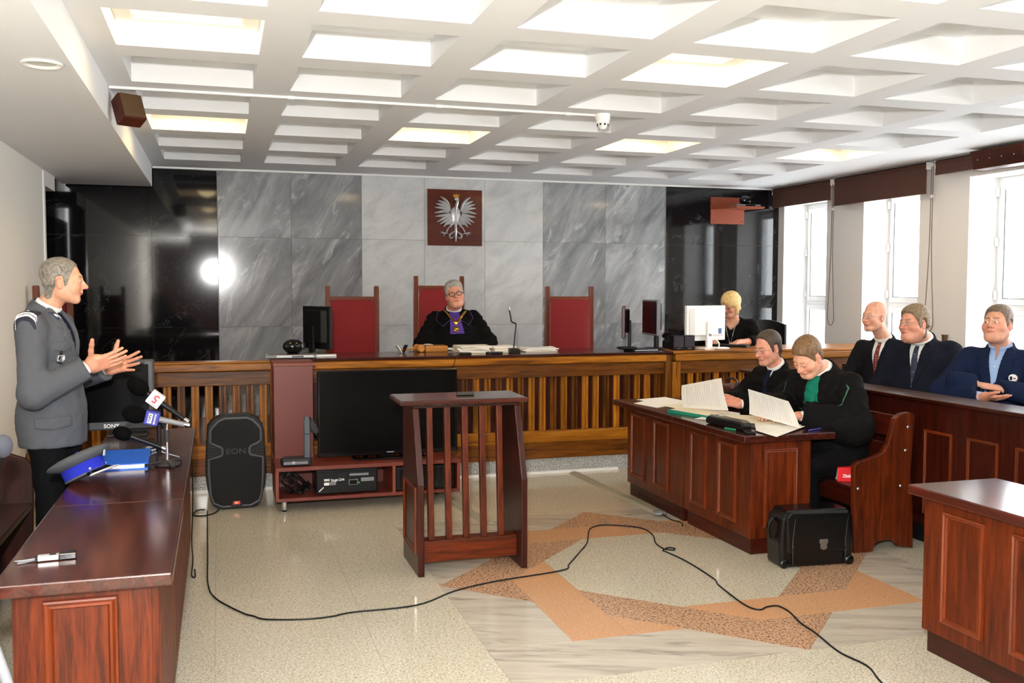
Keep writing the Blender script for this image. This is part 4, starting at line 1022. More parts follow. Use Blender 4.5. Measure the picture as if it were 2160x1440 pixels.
def glasses(K, m, kind='rim', r=.021, h=.017, y=-.111, z=.002, thick=.0016):
    hp = lambda x, yy, zz: K['hc']+K['Rh']@(V3(x, yy, zz)*K['hs'])
    G = thing('eyeglasses', 'x', 'glasses'); bpy.data.objects.remove(G)
    mb = MB()
    for s in (-1, 1):
        ring = []
        for k in range(20):
            a = 2*PI*k/20; cx, cz = math.copysign(abs(math.cos(a))**.75, math.cos(a)), math.copysign(abs(math.sin(a))**.75, math.sin(a))
            ring.append(hp(s*.033+cx*r, y+.012*abs(s*.033+cx*r)/.05, z+cz*h))
        mb.tube(ring, thick*1.0, 6, closed=True)
        mb.tube([hp(s*.053, y+.012, z+.006), hp(s*.081, -.06, z+.007), hp(s*.087, .012, z+.006)], thick*.9, 6)
    mb.tube([hp(-.012, y+.002, z+.003), hp(0, y-.002, z+.006), hp(.012, y+.002, z+.003)], thick, 6)
    o = mb.build('eyeglasses', m, K['T'], smooth=True, org=(0, 0, 0))
    for s in (-1, 1):
        pl = [hp(s*.033+math.copysign(abs(math.cos(a))**.75, math.cos(a))*r*.95, y+.012*abs(s*.033+math.cos(a)*r)/.05, z+math.copysign(abs(math.sin(a))**.75, math.sin(a))*h*.95) for a in [2*PI*k/16 for k in range(16)]]
        MB().add(pl, [tuple(range(16))]).build('lens', M['glass'], o, org=(0, 0, 0))
    return o
def cloth(name, c, rough=.85, noise=.08, sheen=.0, bump=.15):
    return plain(name, c, rough, noise=noise, nscale=220, bump=bump, bscale=500, sheen=sheen, spec=.12)
C_UNI = cloth('grey_uniform_wool', (84, 86, 91)); C_BLKG = cloth('black_gown', (11, 10, 11)); C_NAVY = cloth('navy_suit', (19, 22, 33)); C_CHAR = cloth('charcoal_suit', (20, 20, 23))
C_BLUEJ = cloth('blue_jacket', (18, 29, 56)); C_SHW = cloth('white_shirt', (228, 228, 226), noise=.02); C_SHB = cloth('light_blue_shirt', (150, 176, 216), noise=.04)
C_TROU = cloth('black_trousers', (9, 10, 13)); C_GREEN = cloth('green_silk', (20, 110, 88)); C_PURP = cloth('purple_silk', (86, 62, 150)); C_TIEB = cloth('dark_navy_tie', (20, 24, 44))
C_PIPG = plain('green_piping', (34, 92, 62), .6); C_PIPP = plain('purple_piping', (74, 54, 120), .6); C_BLOUSE = cloth('black_blouse', (12, 12, 14))
def tiemat(name, base, dot):
    m, nt, b = newmat(name); tc = N(nt, 'ShaderNodeTexCoord'); v = N(nt, 'ShaderNodeTexVoronoi', Scale=48.0); v.inputs['Randomness'].default_value = .15; nt.links.new(tc.outputs['Object'], v.inputs['Vector'])
    r = ramp(nt, [(.22, dot), (.3, base)]); nt.links.new(v.outputs['Distance'], r.inputs[0]); nt.links.new(r.outputs[0], b.inputs['Base Color']); b.inputs['Roughness'].default_value = .6; return m
C_TIER = tiemat('red_patterned_tie', (104, 30, 30), (176, 130, 110)); C_TIEN = tiemat('navy_patterned_tie', (24, 30, 58), (110, 124, 160))
HG = hairmat('grey_cropped_hair', (88, 82, 74), (146, 138, 126)); HS = hairmat('silver_hair', (120, 118, 114), (196, 194, 188)); HB = hairmat('blond_hair', (190, 150, 84), (238, 212, 150))
HD = hairmat('dark_brown_hair', (44, 34, 26), (84, 68, 52)); HM = hairmat('mid_brown_hair', (84, 60, 38), (140, 106, 70)); HR = hairmat('ash_brown_hair', (92, 74, 56), (150, 128, 100)); HK = hairmat('brown_grey_hair', (70, 56, 46), (128, 110, 92))
SUITV = [(-.06, .56), (.06, .56), (.052, .48), (.012, .19), (0, .17), (-.012, .19), (-.052, .48)]
TIE = [(-.02, .505), (.02, .505), (.013, .475), (.034, .19), (0, .15), (-.034, .19), (-.013, .475)]
def lapels(m, zb=.18, w=.1):
    out = []
    for s in (1, -1):
        out.append(dict(nm='lapel', polys=[(s*.05, .53), (s*.085, .515), (s*w, .43), (s*(w-.028), .415), (s*(w-.008), .385), (s*.015, zb-.01), (s*.004, zb+.01), (s*.03, .36), (s*.05, .48)], off=.0065, mm=m, ymax=-.02))
    return out
def W2L(loc, rz):
    Rm = np.array(Matrix.Rotation(-rz, 3, 'Z')); return lambda x, y, z: tuple(Rm@(V3(x, y, z)-V3(*loc)))
D_ = math.radians
SK1 = (214, 160, 130); SK2 = (216, 156, 132); SK3 = (222, 168, 142); SK4 = (210, 156, 130)
# ---- officer in grey uniform
loc = (-.815, 5.4, 0); rz = D_(78); L = W2L(loc, rz)
T, K = person('person', 'standing man in grey police uniform gesturing with both open hands', loc, rz, dict(
    pelvis=(0, .02, .965), torso=(0, D_(-1), 0), size=1.06, bulk=1.02, depth=1.06, head=(0, -.05, 1.65), headrot=(D_(16), D_(2), 0), hs=.94,
    H=dict(skin=SK1, brow=(86, 72, 58), nose=1.0, w=.95, jaw=1.05, stubble=.12, gaze=-.004, hair=dict(t=.0045, line=.1, sb=-.04, rough=.0, topf=.5, recede=.012, fade=.016, nape=-.035)), hairmat=HG,
    elbow=((.25, .02, 1.12), (-.265, .005, 1.095)), wrist=((.15, -.215, 1.19), (-.17, -.225, 1.225)), sleeve=(.07, .068, .064),
    hand=(dict(u=(-.1, -1, .22), n=(-.85, .1, .5), curl=(.02, .06, .1, .1), spread=.34, thumb=(.35, .95, .1, .0), s=1.08),
          dict(u=(.22, -1, .3), n=(.8, -.2, .55), curl=(.05, .12, .16, .2), spread=.16, thumb=(.3, .95, -.1, .1), s=1.1)),
    vneck=[(-.055, .55), (.055, .55), (.05, .47), (.012, .30), (0, .285), (-.012, .30), (-.05, .47)], shirt=C_SHW, jacketname='uniform_jacket', jacketmat=C_UNI, skirt=.81, seed=3, wrinkle=.004, jres=.0085, collar=.55,
    knee=((.10, -.01, .52), (-.10, -.01, .52)), ankle=((.11, .02, .09), (-.11, .02, .09)), trousers=C_TROU, legr=(.095, .075, .062),
    patches=[dict(nm='tie', polys=TIE, off=.008, mm=C_TIEB, base='s', ymax=-.02)]+lapels(C_UNI, .29)+[
        dict(nm='breast_pocket_flap', polys=[(-.15, .36), (-.06, .36), (-.06, .322), (-.105, .308), (-.15, .322)], off=.006, mm=C_UNI),
        dict(nm='breast_pocket_flap', polys=[(.15, .36), (.06, .36), (.06, .322), (.105, .308), (.15, .322)], off=.006, mm=C_UNI),
        dict(nm='hip_pocket_flap', polys=[(-.13, .005), (.01, .005), (.01, -.045), (-.06, -.055), (-.13, -.045)], off=.006, mm=C_UNI, proj='x'),
        dict(nm='epaulette', polys=[(-.24, -.035), (-.135, -.022), (-.12, .01), (-.135, .045), (-.24, .055)], off=.009, mm=plain('navy_epaulette', (22, 24, 40), .7), proj='z', h=.004),
        dict(nm='rank_stripe', polys=[(-.236, -.034), (-.228, -.034), (-.228, .058), (-.236, .058)], off=.012, mm=M['white'], proj='z', h=.0035),
        dict(nm='rank_stripe', polys=[(-.222, -.034), (-.214, -.034), (-.214, .058), (-.222, .058)], off=.012, mm=M['white'], proj='z', h=.0035),
        dict(nm='collar_badge', polys=[(-.088, .50), (-.062, .50), (-.06, .475), (-.075, .46), (-.09, .475)], off=.011, mm=plain('badge_navy', (28, 44, 74), .5), h=.004),
        dict(nm='collar_badge_disc', polys=[(-.075+.009*math.cos(a), .483+.009*math.sin(a)) for a in [k*PI/5 for k in range(10)]], off=.0135, mm=M['silver'], h=.003),
        dict(nm='breast_badge_strap', polys=[(-.116, .318), (-.108, .318), (-.108, .295), (-.116, .295)], off=.008, mm=M['blk'], h=.004),
        dict(nm='breast_badge', polys=[(-.127, .296), (-.098, .296), (-.098, .264), (-.1125, .25), (-.127, .264)], off=.009, mm=M['steel'], h=.0035),
        dict(nm='rank_star', polys=[(-.195+.006*math.cos(a), .012+.006*math.sin(a)) for a in [k*PI/3 for k in range(6)]], off=.012, mm=M['silver'], proj='z', h=.003)]))
for pz, py in ((1.27, 0), (1.10, 0)): pass
MB().ell((-.265, .035, 1.085), (.006, .011, .011), 10, 6).build('sleeve_button', M['dgrey'], T, smooth=True)
# ---- judge
loc = (2.165, 8.93, .3); rz = D_(-10)
def gown_j(P): return np.minimum(ellip(P, (0, .02, .62), (.29, .2, .42)), 9)
T, K = person('person', 'grey-haired judge in a black robe with a gold chain of office', loc, rz, dict(
    pelvis=(.02, .1, .58), torso=(0, D_(-6), D_(-3)), size=1.04, bulk=1.12, depth=1.1, head=(-.005, -.0, 1.256), headrot=(D_(2), D_(-4), D_(-9)), hs=1.0,
    H=dict(skin=SK2, brow=(110, 104, 98), w=1.03, fat=.7, stubble=.05, hair=dict(t=.011, line=.09, sb=-.035, topf=.9, quiff=.7, rough=.003, recede=.008)), hairmat=HS,
    elbow=((.31, -.02, .80), (-.31, -.02, .78)), wrist=((.20, -.22, .70), (-.18, -.24, .69)), sleeve=(.074, .09, .085), shw=.185, hand=(None, None),
    vneck=[(-.03, .57), (.03, .57), (.028, .50), (0, .48), (-.028, .50)], shirt=C_SHW, jacketname='robe', jacketmat=C_BLKG, wrinkle=.009, seed=5, gown=gown_j, gownpts=[V3(.3, .2, .4), V3(-.3, -.2, .4)], collar=.55,
    patches=[dict(nm='robe_collar_piping', polys=[(-.05, .53), (.05, .53), (.15, .5), (.175, .42), (.12, .345), (.05, .40), (-.05, .40), (-.12, .345), (-.175, .42), (-.15, .5)], off=.004, mm=C_PIPP),
        dict(nm='robe_collar', polys=[(-.05, .53), (.05, .53), (.146, .496), (.17, .42), (.12, .351), (.05, .406), (-.05, .406), (-.12, .351), (-.17, .42), (-.146, .496)], off=.0075, mm=C_BLKG),
        dict(nm='jabot', polys=[(-.045, .5), (.045, .5), (.05, .40), (.075, .27), (-.06, .27), (-.05, .40)], off=.012, mm=C_PURP),
        dict(nm='chain_of_office', polys=[(-.1, .515), (-.082, .515), (0, .385), (.105, .50), (.12, .49), (.005, .352), (-.005, .352)], off=.019, mm=M['brass'], h=.0042),
        dict(nm='chain_medallion', polys=[(.0+.026*math.cos(a), .315+.03*math.sin(a)) for a in [k*PI/7 for k in range(14)]], off=.019, mm=M['brass'], h=.004)]))
glasses(K, M['blk_gl'], r=.025, h=.018, thick=.0028)
# ---- clerk
loc = (5.02, 8.68, .3); rz = D_(-42); L = W2L(loc, rz)
def hair_bob(P, H):
    Q = P.copy(); Q[:, 0] = np.abs(P[:, 0])
    d = ellip(P, (0, .015, .045), (.096, .118, .102)); d = smin(d, cone(Q, (.07, .0, .0), (.075, -.015, -.085), .034, .026), .04); d = smin(d, cone(P, (0, .07, .0), (0, .075, -.1), .06, .05), .05)
    d = d+fold(P, .004, (110, 40, 25), 2)
    d = smax(d, -ellip(P, (-.005, -.125, -.045), (.056, .085, .105)), .015); return smax(d, -.105-P[:, 2], .02)
T, K = person('person', 'blond woman in a black top typing behind the white monitor', loc, rz, dict(
    pelvis=(0, .05, .52), torso=(0, D_(10), 0), size=1.0, bulk=1.06, depth=1.08, head=(.0, -.135, 1.16), headrot=(D_(-25), D_(24), D_(4)), hs=.93,
    H=dict(skin=SK3, brow=(150, 120, 84), closed=1, fat=.35, hair=dict()), hairmat=HB, hairfn=hair_bob,
    elbow=((.27, -.10, .80), (-.27, -.12, .80)), wrist=((.13, -.36, .79), (-.12, -.38, .79)), sleeve=(.068, .062, .05),
    hand=(dict(u=(-.35, -1, -.1), n=(0, 0, -1), curl=(.35, .38, .4, .4), spread=.2, fore=1, s=.93), dict(u=(.3, -1, -.1), n=(0, 0, -1), curl=(.35, .38, .4, .4), spread=.2, fore=1, s=.93)),
    vneck=[(-.1, .56), (.1, .56), (.07, .46), (0, .40), (-.07, .46)], shirt=None, cuffback=.17, jacketname='black_top', jacketmat=C_BLOUSE, wrinkle=.005, seed=6, jcollar=0,
    patches=[dict(nm='skin_neckline', polys=[(-.09, .54), (.09, .54), (.065, .47), (0, .41), (-.065, .47)], off=.004, mm=plain('skin_plain', SK3, .5), base='s'),
        dict(nm='pendant_cord', polys=[(-.062, .5), (-.055, .5), (.0, .27), (.055, .5), (.062, .5), (.003, .24), (-.003, .24)], off=.006, mm=M['steel'], h=.004)]))
glasses(K, plain('red_brown_frames', (96, 40, 34), .4), r=.022, h=.014, thick=.002)
# ---- far lawyer
loc = (3.93, 6.15, 0); rz = D_(-80); L = W2L(loc, rz)
def gown_l(P): return smins([ellip(P, (0, -.02, .52), (.25, .25, .26)), ellip(P, (0, -.22, .50), (.24, .25, .12))], .08)
T, K = person('person', 'dark-haired lawyer in a black robe holding up a letter, the farther of two', loc, rz, dict(
    pelvis=(0, .06, .545), torso=(0, D_(9), 0), size=.98, bulk=1.1, depth=1.1, head=(0, -.095, 1.185), headrot=(D_(2), D_(15), 0), hs=.98,
    H=dict(skin=SK2, brow=(90, 66, 50), closed=1, w=.98, nose=1.2, hair=dict(t=.008, line=.115, sb=-.035, rough=.0015, recede=.03, topf=.3)), hairmat=HD,
    elbow=((.26, -.12, .80), (-.27, -.10, .80)), wrist=(L(3.50, 5.93, .81), (-.12, -.34, .79)), sleeve=(.072, .085, .075), shw=.18,
    hand=(dict(u=(-.55, -.8, .18), n=(-.6, .2, -.55), curl=(.3, .36, .4, .45), spread=.25, thumb=(.7, .6, .4, .4), s=1.0), None), nocuff=0,
    vneck=[(-.035, .57), (.035, .57), (.03, .48), (0, .43), (-.03, .48)], shirt=C_SHW, jacketname='robe', jacketmat=C_BLKG, wrinkle=.009, seed=8, gown=gown_l, gownpts=[V3(.3, .2, .35), V3(-.3, -.5, .35)], collar=.55,
    knee=((.12, -.36, .48), (-.12, -.36, .48)), ankle=((.12, -.32, .09), (-.12, -.32, .09)), trousers=C_TROU,
    patches=[dict(nm='tie', polys=TIE, off=.006, mm=C_TIEB, base='j', ymax=-.02)]))
glasses(K, M['steel'], r=.021, h=.014, thick=.0014)
MB().tube([K['wr'][0]+(K['el'][0]-K['wr'][0])*t for t in (.02, .085)], .034, 16).build('wristwatch', M['brass'], T, smooth=True)
# ---- near lawyer
loc = (3.87, 5.44, 0); rz = D_(-78); L = W2L(loc, rz)
def gown_n(P):
    a = ellip(P, (0, .0, .55), (.29, .23, .30)); b = ellip(P, (.0, -.2, .5), (.25, .26, .13)); c = smax(ellip(P, (.05, -.03, .5), (.27, .27, .36)), .18-P[:, 2], .03)
    return smins([a, b], .08)
T, K = person('person', 'brown-haired lawyer bent over papers in a black robe with green jabot', loc, rz, dict(
    pelvis=(0, .06, .545), torso=(D_(4), D_(14), 0), size=1.08, bulk=1.18, depth=1.15, head=(.01, -.21, 1.175), headrot=(D_(6), D_(38), D_(4)), hs=1.0,
    H=dict(skin=SK3, brow=(150, 116, 84), closed=1, w=1.0, fat=.4, nose=.9, hair=dict(t=.0055, line=.085, sb=-.02, rough=.002, topf=1.8, quiff=1.4)), hairmat=HM,
    elbow=((.31, -.10, .74), (-.30, -.12, .80)), wrist=((.10, -.36, .81), (-.12, -.38, .81)), sleeve=(.08, .115, .10), shw=.185, hand=(dict(u=(-.5, -1, .0), n=(0, 0, -1)), dict(u=(.3, -1, .0), n=(0, 0, -1))),
    vneck=[(-.035, .57), (.035, .57), (.03, .51), (0, .49), (-.03, .51)], shirt=C_SHW, jacketname='robe', jacketmat=C_BLKG, wrinkle=.010, seed=11, gown=gown_n, gownpts=[V3(.33, .3, .2), V3(-.3, -.5, .2)], collar=.55,
    knee=((.13, -.33, .48), (-.12, -.33, .48)), ankle=((.13, -.28, .09), (-.12, -.30, .09)), trousers=C_TROU, legr=(.09, .07, .06),
    patches=[dict(nm='robe_collar_piping', polys=[(.03, .52), (.16, .50), (.235, .44), (.23, .36), (.13, .285), (.06, .30), (.03, .44)], off=.005, mm=C_PIPG, ymax=.05, lim=.1),
        dict(nm='robe_collar', polys=[(.03, .526), (.165, .506), (.229, .44), (.224, .364), (.13, .291), (.066, .306), (.036, .44)], off=.0085, mm=C_BLKG, ymax=.055, lim=.1),
        dict(nm='robe_collar_piping', polys=[(-.03, .52), (-.16, .50), (-.235, .44), (-.23, .36), (-.13, .285), (-.06, .30), (-.03, .44)], off=.005, mm=C_PIPG, ymax=.05, lim=.1),
        dict(nm='robe_collar', polys=[(-.03, .526), (-.165, .506), (-.229, .44), (-.224, .364), (-.13, .291), (-.066, .306), (-.036, .44)], off=.0085, mm=C_BLKG, ymax=.055, lim=.1),
        dict(nm='jabot', polys=[(-.04, .5), (.04, .5), (.05, .38), (.075, .19), (-.07, .19), (-.05, .38)], off=.012, mm=C_GREEN)]))
# ---- three men behind the panelled pew
def seated(label, loc, rz, **kw):
    z = .63+.095
    S_ = dict(pelvis=(0, .06, z), torso=(0, D_(-2), 0), size=1.0, bulk=1.04, depth=1.05, elbow=((.26, -.02, z+.17), (-.26, -.02, z+.17)), wrist=((.12, -.26, z+.1), (-.12, -.26, z+.1)), hand=(None, None),
        vneck=SUITV, shirt=C_SHW, jacketname='suit_jacket', sleeve=(.066, .058, .05), knee=((.1, -.36, .62), (-.1, -.36, .62)), ankle=((.1, -.34, .26), (-.1, -.34, .26)), trousers=C_TROU, collar=.55)
    S_.update(kw); return person('person', label, loc, rz, S_)
T, K = seated('smiling bald man in a dark suit and red patterned tie in the pew', (4.88, 6.24, 0), D_(-66), size=.98, head=(-.01, -.055, 1.405), headrot=(D_(-16), D_(2), 0), hs=.93,
    H=dict(skin=SK3, brow=(170, 130, 104), w=.98, smile=1, nose=1.0, hair=dict(t=.0012, bald=.02, line=.06, sb=-.03, nape=-.05, rough=.0)), hairmat=None,
    jacketmat=C_CHAR, seed=21, patches=[dict(nm='tie', polys=TIE, off=.008, mm=C_TIER, base='s', ymax=-.02)]+lapels(C_CHAR))
glasses(K, M['steel'], r=.02, h=.014, thick=.0014)
T, K = seated('heavy man in a navy suit with ash-brown hair, middle of the three in the pew', (4.86, 5.78, 0), D_(-60), size=1.03, bulk=1.25, depth=1.25, belly=.02, head=(-.0, -.09, 1.37), headrot=(D_(-24), D_(0), D_(-3)), hs=1.0,
    H=dict(skin=SK2, brow=(70, 54, 44), w=1.03, fat=1.0, smile=.6, open=.7, nose=1.1, hair=dict(t=.013, line=.09, sb=-.05, rough=.003, topf=.5, nape=-.035, quiff=.3)), hairmat=HR,
    jacketmat=C_NAVY, seed=22, sleeve=(.078, .072, .06), shw=.2, patches=[dict(nm='tie', polys=TIE, off=.008, mm=C_TIEN, base='s', ymax=-.02)]+lapels(C_NAVY, w=.115))
glasses(K, M['steel'], r=.021, h=.013, thick=.0014)
z = .725
T, K = seated('man in a blue jacket and open collar with folded arms in the pew', (4.90, 5.10, 0), D_(-58), size=1.0, bulk=1.14, depth=1.12, torso=(0, D_(-9), 0), head=(-.0, .045, 1.385), headrot=(D_(-10), D_(-10), D_(-2)), hs=.98,
    H=dict(skin=SK4, brow=(80, 60, 44), w=1.03, fat=.6, gaze=-.004, hair=dict(t=.0075, line=.09, sb=-.03, rough=.002, topf=1.0, quiff=.7, recede=.012, nape=-.035)), hairmat=HK,
    elbow=((.30, -.10, z+.21), (-.30, -.12, z+.2)), wrist=((-.19, -.19, z+.3), (.0, -.275, z+.205)), sleeve=(.076, .068, .056), shw=.195,
    hand=(None, dict(u=(1, -.02, .0), n=(.1, .4, 1), curl=(.12, .15, .2, .2), spread=.14, thumb=(.8, .5, .1, .3))),
    shirt=C_SHB, opencollar=1, jacketmat=C_BLUEJ, seed=23, vneck=[(-.075, .56), (.075, .56), (.085, .47), (.05, .2), (0, .14), (-.05, .2), (-.085, .47)],
    patches=lapels(C_BLUEJ, .17, .125)+[dict(nm='campaign_badge', polys=[(.115+.026*math.cos(a), .30+.026*math.sin(a)) for a in [k*PI/8 for k in range(16)]], off=.011, mm=M['white'], h=.004),
        dict(nm='badge_print', polys=[(.098, .285), (.112, .285), (.112, .31), (.098, .31)], off=.013, mm=C_TIEB, h=.003), dict(nm='badge_print', polys=[(.116, .293), (.134, .293), (.134, .303), (.116, .303)], off=.013, mm=plain('badge_red', (170, 40, 40), .5), h=.003),
        dict(nm='shirt_button', polys=[(.006*math.cos(a), .37+.006*math.sin(a)) for a in [k*PI/5 for k in range(10)]], off=.006, mm=M['white'], base='s', h=.003)])
# ================================================================== SMALLER THINGS
def X3(a, ax): return Matrix.Rotation(a, 3, ax)
# ---- coat of arms on the back wall
T = thing('coat_of_arms', 'silver crowned eagle relief on a square mahogany board on the back wall', 'emblem', (2.463, YB-.012, 2.382), world=True)
MB().box(2.16, 2.766, YB-.042, YB-.0125, 2.08, 2.684).build('board', wood('emblem_board', (70, 24, 14), (96, 38, 22), 'X', 10, .25, .3), T, bevel=.003)
EK = .000587; EY = YB-.05
ep = lambda x, y, d=0: (2.463+(x-900)*EK, EY-d, 2.382-(y-715)*EK)
def feather(pts, rad, d=.004, m='silver', name='feather'):
    q = spline([ep(x, y, d) for x, y in pts], 4); n = len(q)
    r = [rad*EK*max(.12, math.sin(PI*(.12+.86*i/(n-1)))**.8) for i in range(n)]
    return MB().tube(q, r, 8, flat=.55).build(name, M[m], T, smooth=True)
WF = [((800, 600), (760, 470), (690, 385), (612, 338)), ((780, 560), (690, 460), (565, 405)), ((775, 580), (660, 500), (525, 465)), ((775, 600), (650, 550), (505, 535)), ((780, 620), (650, 610), (495, 640)),
      ((790, 650), (670, 680), (515, 700)), ((800, 670), (680, 730), (548, 805)), ((815, 690), (710, 770), (600, 845)), ((825, 700), (745, 800), (668, 890)), ((840, 720), (780, 810), (735, 850))]
for k, w in enumerate(WF):
    for s in (1, -1): feather([(900+s*(900-x), y) for x, y in w], 50 if k else 54, .006+.001*k)
MB().ell(ep(900, 690, .004), (.06, .024, .105), 14, 10).build('breast', M['silver'], T, smooth=True)
feather([(900, 640), (905, 540), (930, 440), (940, 390), (915, 372)], 52, .012, name='neck')
MB().ell(ep(918, 375, .014), (.027, .018, .02), 12, 8).build('head', M['silver'], T, smooth=True)
feather([(890, 385), (850, 395), (818, 425)], 20, .014, 'brass', 'beak')
MB().prism([ep(x, y)[0::2] for x, y in ((868, 350), (850, 285), (885, 305), (905, 270), (930, 305), (965, 285), (955, 345))], EY-.03, EY-.006, 'y').build('crown', M['brass'], T)
feather([(900, 760), (900, 950), (905, 1165)], 44, .012, name='tail')
for s in (1, -1):
    feather([(900+s*15, 960), (900+s*70, 1000), (900+s*115, 1040), (900+s*90, 1095), (900+s*30, 1070)], 30, .008, name='tail_curl')
    feather([(900+s*60, 780), (900+s*90, 860), (900+s*130, 900)], 50, .01, name='thigh')
    feather([(900+s*120, 880), (900+s*165, 960), (900+s*190, 1010)], 26, .01, name='leg')
    for tx, ty in ((300, 985), (290, 1020), (235, 1065), (135, 1020)): feather([(900+s*190, 1005), (900+s*(190+tx)/2, (1005+ty)/2-8), (900+s*tx, ty)], 17, .01, name='talon')
# ---- wall camera shelf
T = thing('camera_shelf', 'orange-brown bracket shelf high on the right black marble', 'shelf', (5.78, YB, 2.53), world=True)
oc = plain('orange_laminate', (138, 60, 28), .5, noise=.08, nscale=80)
MB().box(5.57, 6.015, YB-.022, YB-.001, 2.385, 2.70).build('backboard', oc, T, bevel=.002)
MB().prism([(5.57, YB-.022), (6.015, YB-.022), (6.12, YB-.25), (6.12, YB-.30), (5.75, YB-.30)], 2.555, 2.578).build('shelf_board', oc, T, bevel=.002)
for x in (5.61, 5.98): MB().lathe([(0, 0), (.008, 0), (.006, .004), (0, .005)], 10, (x, YB-.022, 2.42), X3(PI/2, 'X')).build('screw', M['dgrey'], T)
T = thing('conference_camera', 'black dome conference camera with silver base on the wall shelf', 'camera', (5.95, YB-.17, 2.578), world=True)
MB().prism([(5.76, YB-.28), (6.08, YB-.28), (6.06, YB-.07), (5.78, YB-.07)], 2.579, 2.60).build('base', M['mgrey'], T, bevel=.004)
MB().box(5.88, 6.0, YB-.284, YB-.279, 2.582, 2.597).build('front_panel', M['blk_gl'], T)
MB().ell((5.93, YB-.18, 2.652), (.072, .065, .056), 20, 12).build('dome', M['blk_gl'], T, smooth=True)
MB().lathe([(.02, 0), (.022, .02), (.018, .022)], 14, (5.93, YB-.245, 2.655), X3(PI/2, 'X')).build('lens', M['screen'], T, smooth=True)
# ---- ceiling fittings
T = thing('ceiling_conduit', 'thin white cable conduit running across the ceiling to the smoke detector', 'conduit', (1, 6.22, CEIL), world=True)
MB().box(XS+.002, 2.5, 6.205, 6.235, CEIL-.018, CEIL-.001).build('conduit', M['white'], T, bevel=.004)
for x in (.45, 1.4, 2.3): MB().box(x-.02, x+.02, 6.202, 6.238, CEIL-.021, CEIL-.001).build('clip', M['white'], T)
T = thing('smoke_detector', 'round white smoke detector hanging under the ceiling', 'detector', (2.55, 6.2, CEIL), world=True)
MB().lathe([(.0, -.045), (.048, -.045), (.052, -.02), (.052, -.001), (0, 0)], 24, (2.55, 6.2, CEIL)).build('base', M['white'], T, smooth=True)
MB().lathe([(.0, -.105), (.018, -.105), (.03, -.085), (.046, -.06), (.046, -.045)], 24, (2.55, 6.2, CEIL)).build('sensor_head', M['white'], T, smooth=True)
for k in range(8):
    a = k*PI/4; MB().obox((2.55+.039*math.cos(a), 6.2+.039*math.sin(a), CEIL-.072), (.004, .012, .016), rotz(a)).build('vent', M['dgrey'], T)
T = thing('soffit_downlight', 'round white downlight ring in the lowered left soffit', 'lamp', (-.735, 4.72, SOF), world=True)
MB().lathe([(.062, 0), (.085, -.001), (.088, -.008), (.08, -.012), (.066, -.006), (.06, 0)], 28, (-.735, 4.72, SOF)).build('ring', M['white'], T, smooth=True)
MB().lathe([(0, -.003), (.062, -.003), (.062, -.0005), (0, -.0005)], 28, (-.735, 4.72, SOF)).build('cover', plain('frosted_cover', (214, 216, 206), .4), T)
bx = {a: wood('speaker_box_'+a, (50, 20, 12), (80, 36, 22), a, 14, .4, .1) for a in 'XYZ'}
T = thing('wall_speaker', 'dark wooden speaker box hanging at the edge of the left soffit', 'loudspeaker', (-.5, 6.3, 2.70), world=True)
R = X3(.55, 'Z') @ X3(-.45, 'X')
MB().obox((-.505, 6.28, 2.69), (.15, .10, .17), R).build('cabinet', bx['Z'], T, bevel=.008)
MB().obox(Vector((-.505, 6.28, 2.69))+R @ Vector((0, -.056, 0)), (.135, .012, .155), R).build('grille', plain('brown_grille', (84, 60, 32), .7, bump=.4), T, bevel=.003)
MB().tube([(-.60, 6.31, 2.74), (-.53, 6.3, 2.72)], .012, 8).build('bracket', M['blk'], T)
T = thing('wall_speaker', 'long dark brown speaker box above the window at the right edge', 'loudspeaker', (6.3, 6.5, 2.74), world=True)
MB().prism([(6.20, 2.80), (6.36, 2.81), (6.40, 2.70), (6.36, 2.64), (6.24, 2.645)], 6.24, 6.80, 'y').build('cabinet', bx['Y'], T, bevel=.008)
for k in range(4): MB().lathe([(0, 0), (.006, 0), (.005, .003), (0, .004)], 8, (6.215, 6.33+k*.13, 2.72), X3(-PI/2, 'Y')).build('screw', M['steel'], T)
MB().box(6.36, 6.5, 6.28, 6.31, 2.70, 2.78).build('bracket', M['blk'], T)
# ---- roller blinds and their chains
BR = plain('brown_blind_fabric', (80, 50, 40), .85, bump=.2, bscale=400)
def blind(label, ya, yb, zb, chain=None, zc=1.22):
    T = thing('roller_blind', label, 'blind', (6.4, (ya+yb)/2, CEIL), group='brown roller blinds on the window wall', world=True)
    MB().box(6.385, 6.389, ya, yb, zb, 2.77).build('fabric', BR, T)
    MB().lathe([(.022, 0), (.022, yb-ya)], 14, (6.40, yb, 2.785), X3(PI/2, 'X')).build('roller', BR, T, smooth=True)
    MB().box(6.38, 6.394, ya, yb, zb-.014, zb).build('bottom_bar', BR, T)
    MB().box(6.38, 6.45, ya-.008, ya-.002, 2.74, 2.815).build('bracket', M['white'], T); MB().box(6.38, 6.45, yb+.002, yb+.008, 2.74, 2.815).build('bracket', M['white'], T)
    if chain:
        yc = chain
        pts = [(6.395, yc+.012, 2.76), (6.395, yc+.02, 2.0), (6.395, yc+.055, zc+.16), (6.395, yc+.05, zc+.05), (6.395, yc+.0, zc), (6.395, yc-.05, zc+.05), (6.395, yc-.05, zc+.16), (6.395, yc-.012, 2.0), (6.395, yc-.012, 2.76)]
        MB().tube(spline(pts, 8), .0035, 6).build('pull_chain', plain('chain_brown', (92, 80, 70), .5), T, smooth=True)
        MB().box(6.385, 6.405, yc-.012, yc+.012, 2.47, 2.5).build('chain_clip', M['white'], T)
blind('brown roller blind nearest the back wall, half over the first window', 9.02, 10.16, 2.60, 8.985)
blind('brown roller blind over the second window from the back wall', 7.54, 8.95, 2.53, 7.47, 1.22)
blind('brown roller blind rolled highest, behind the long speaker box', 6.05, 7.42, 2.69)
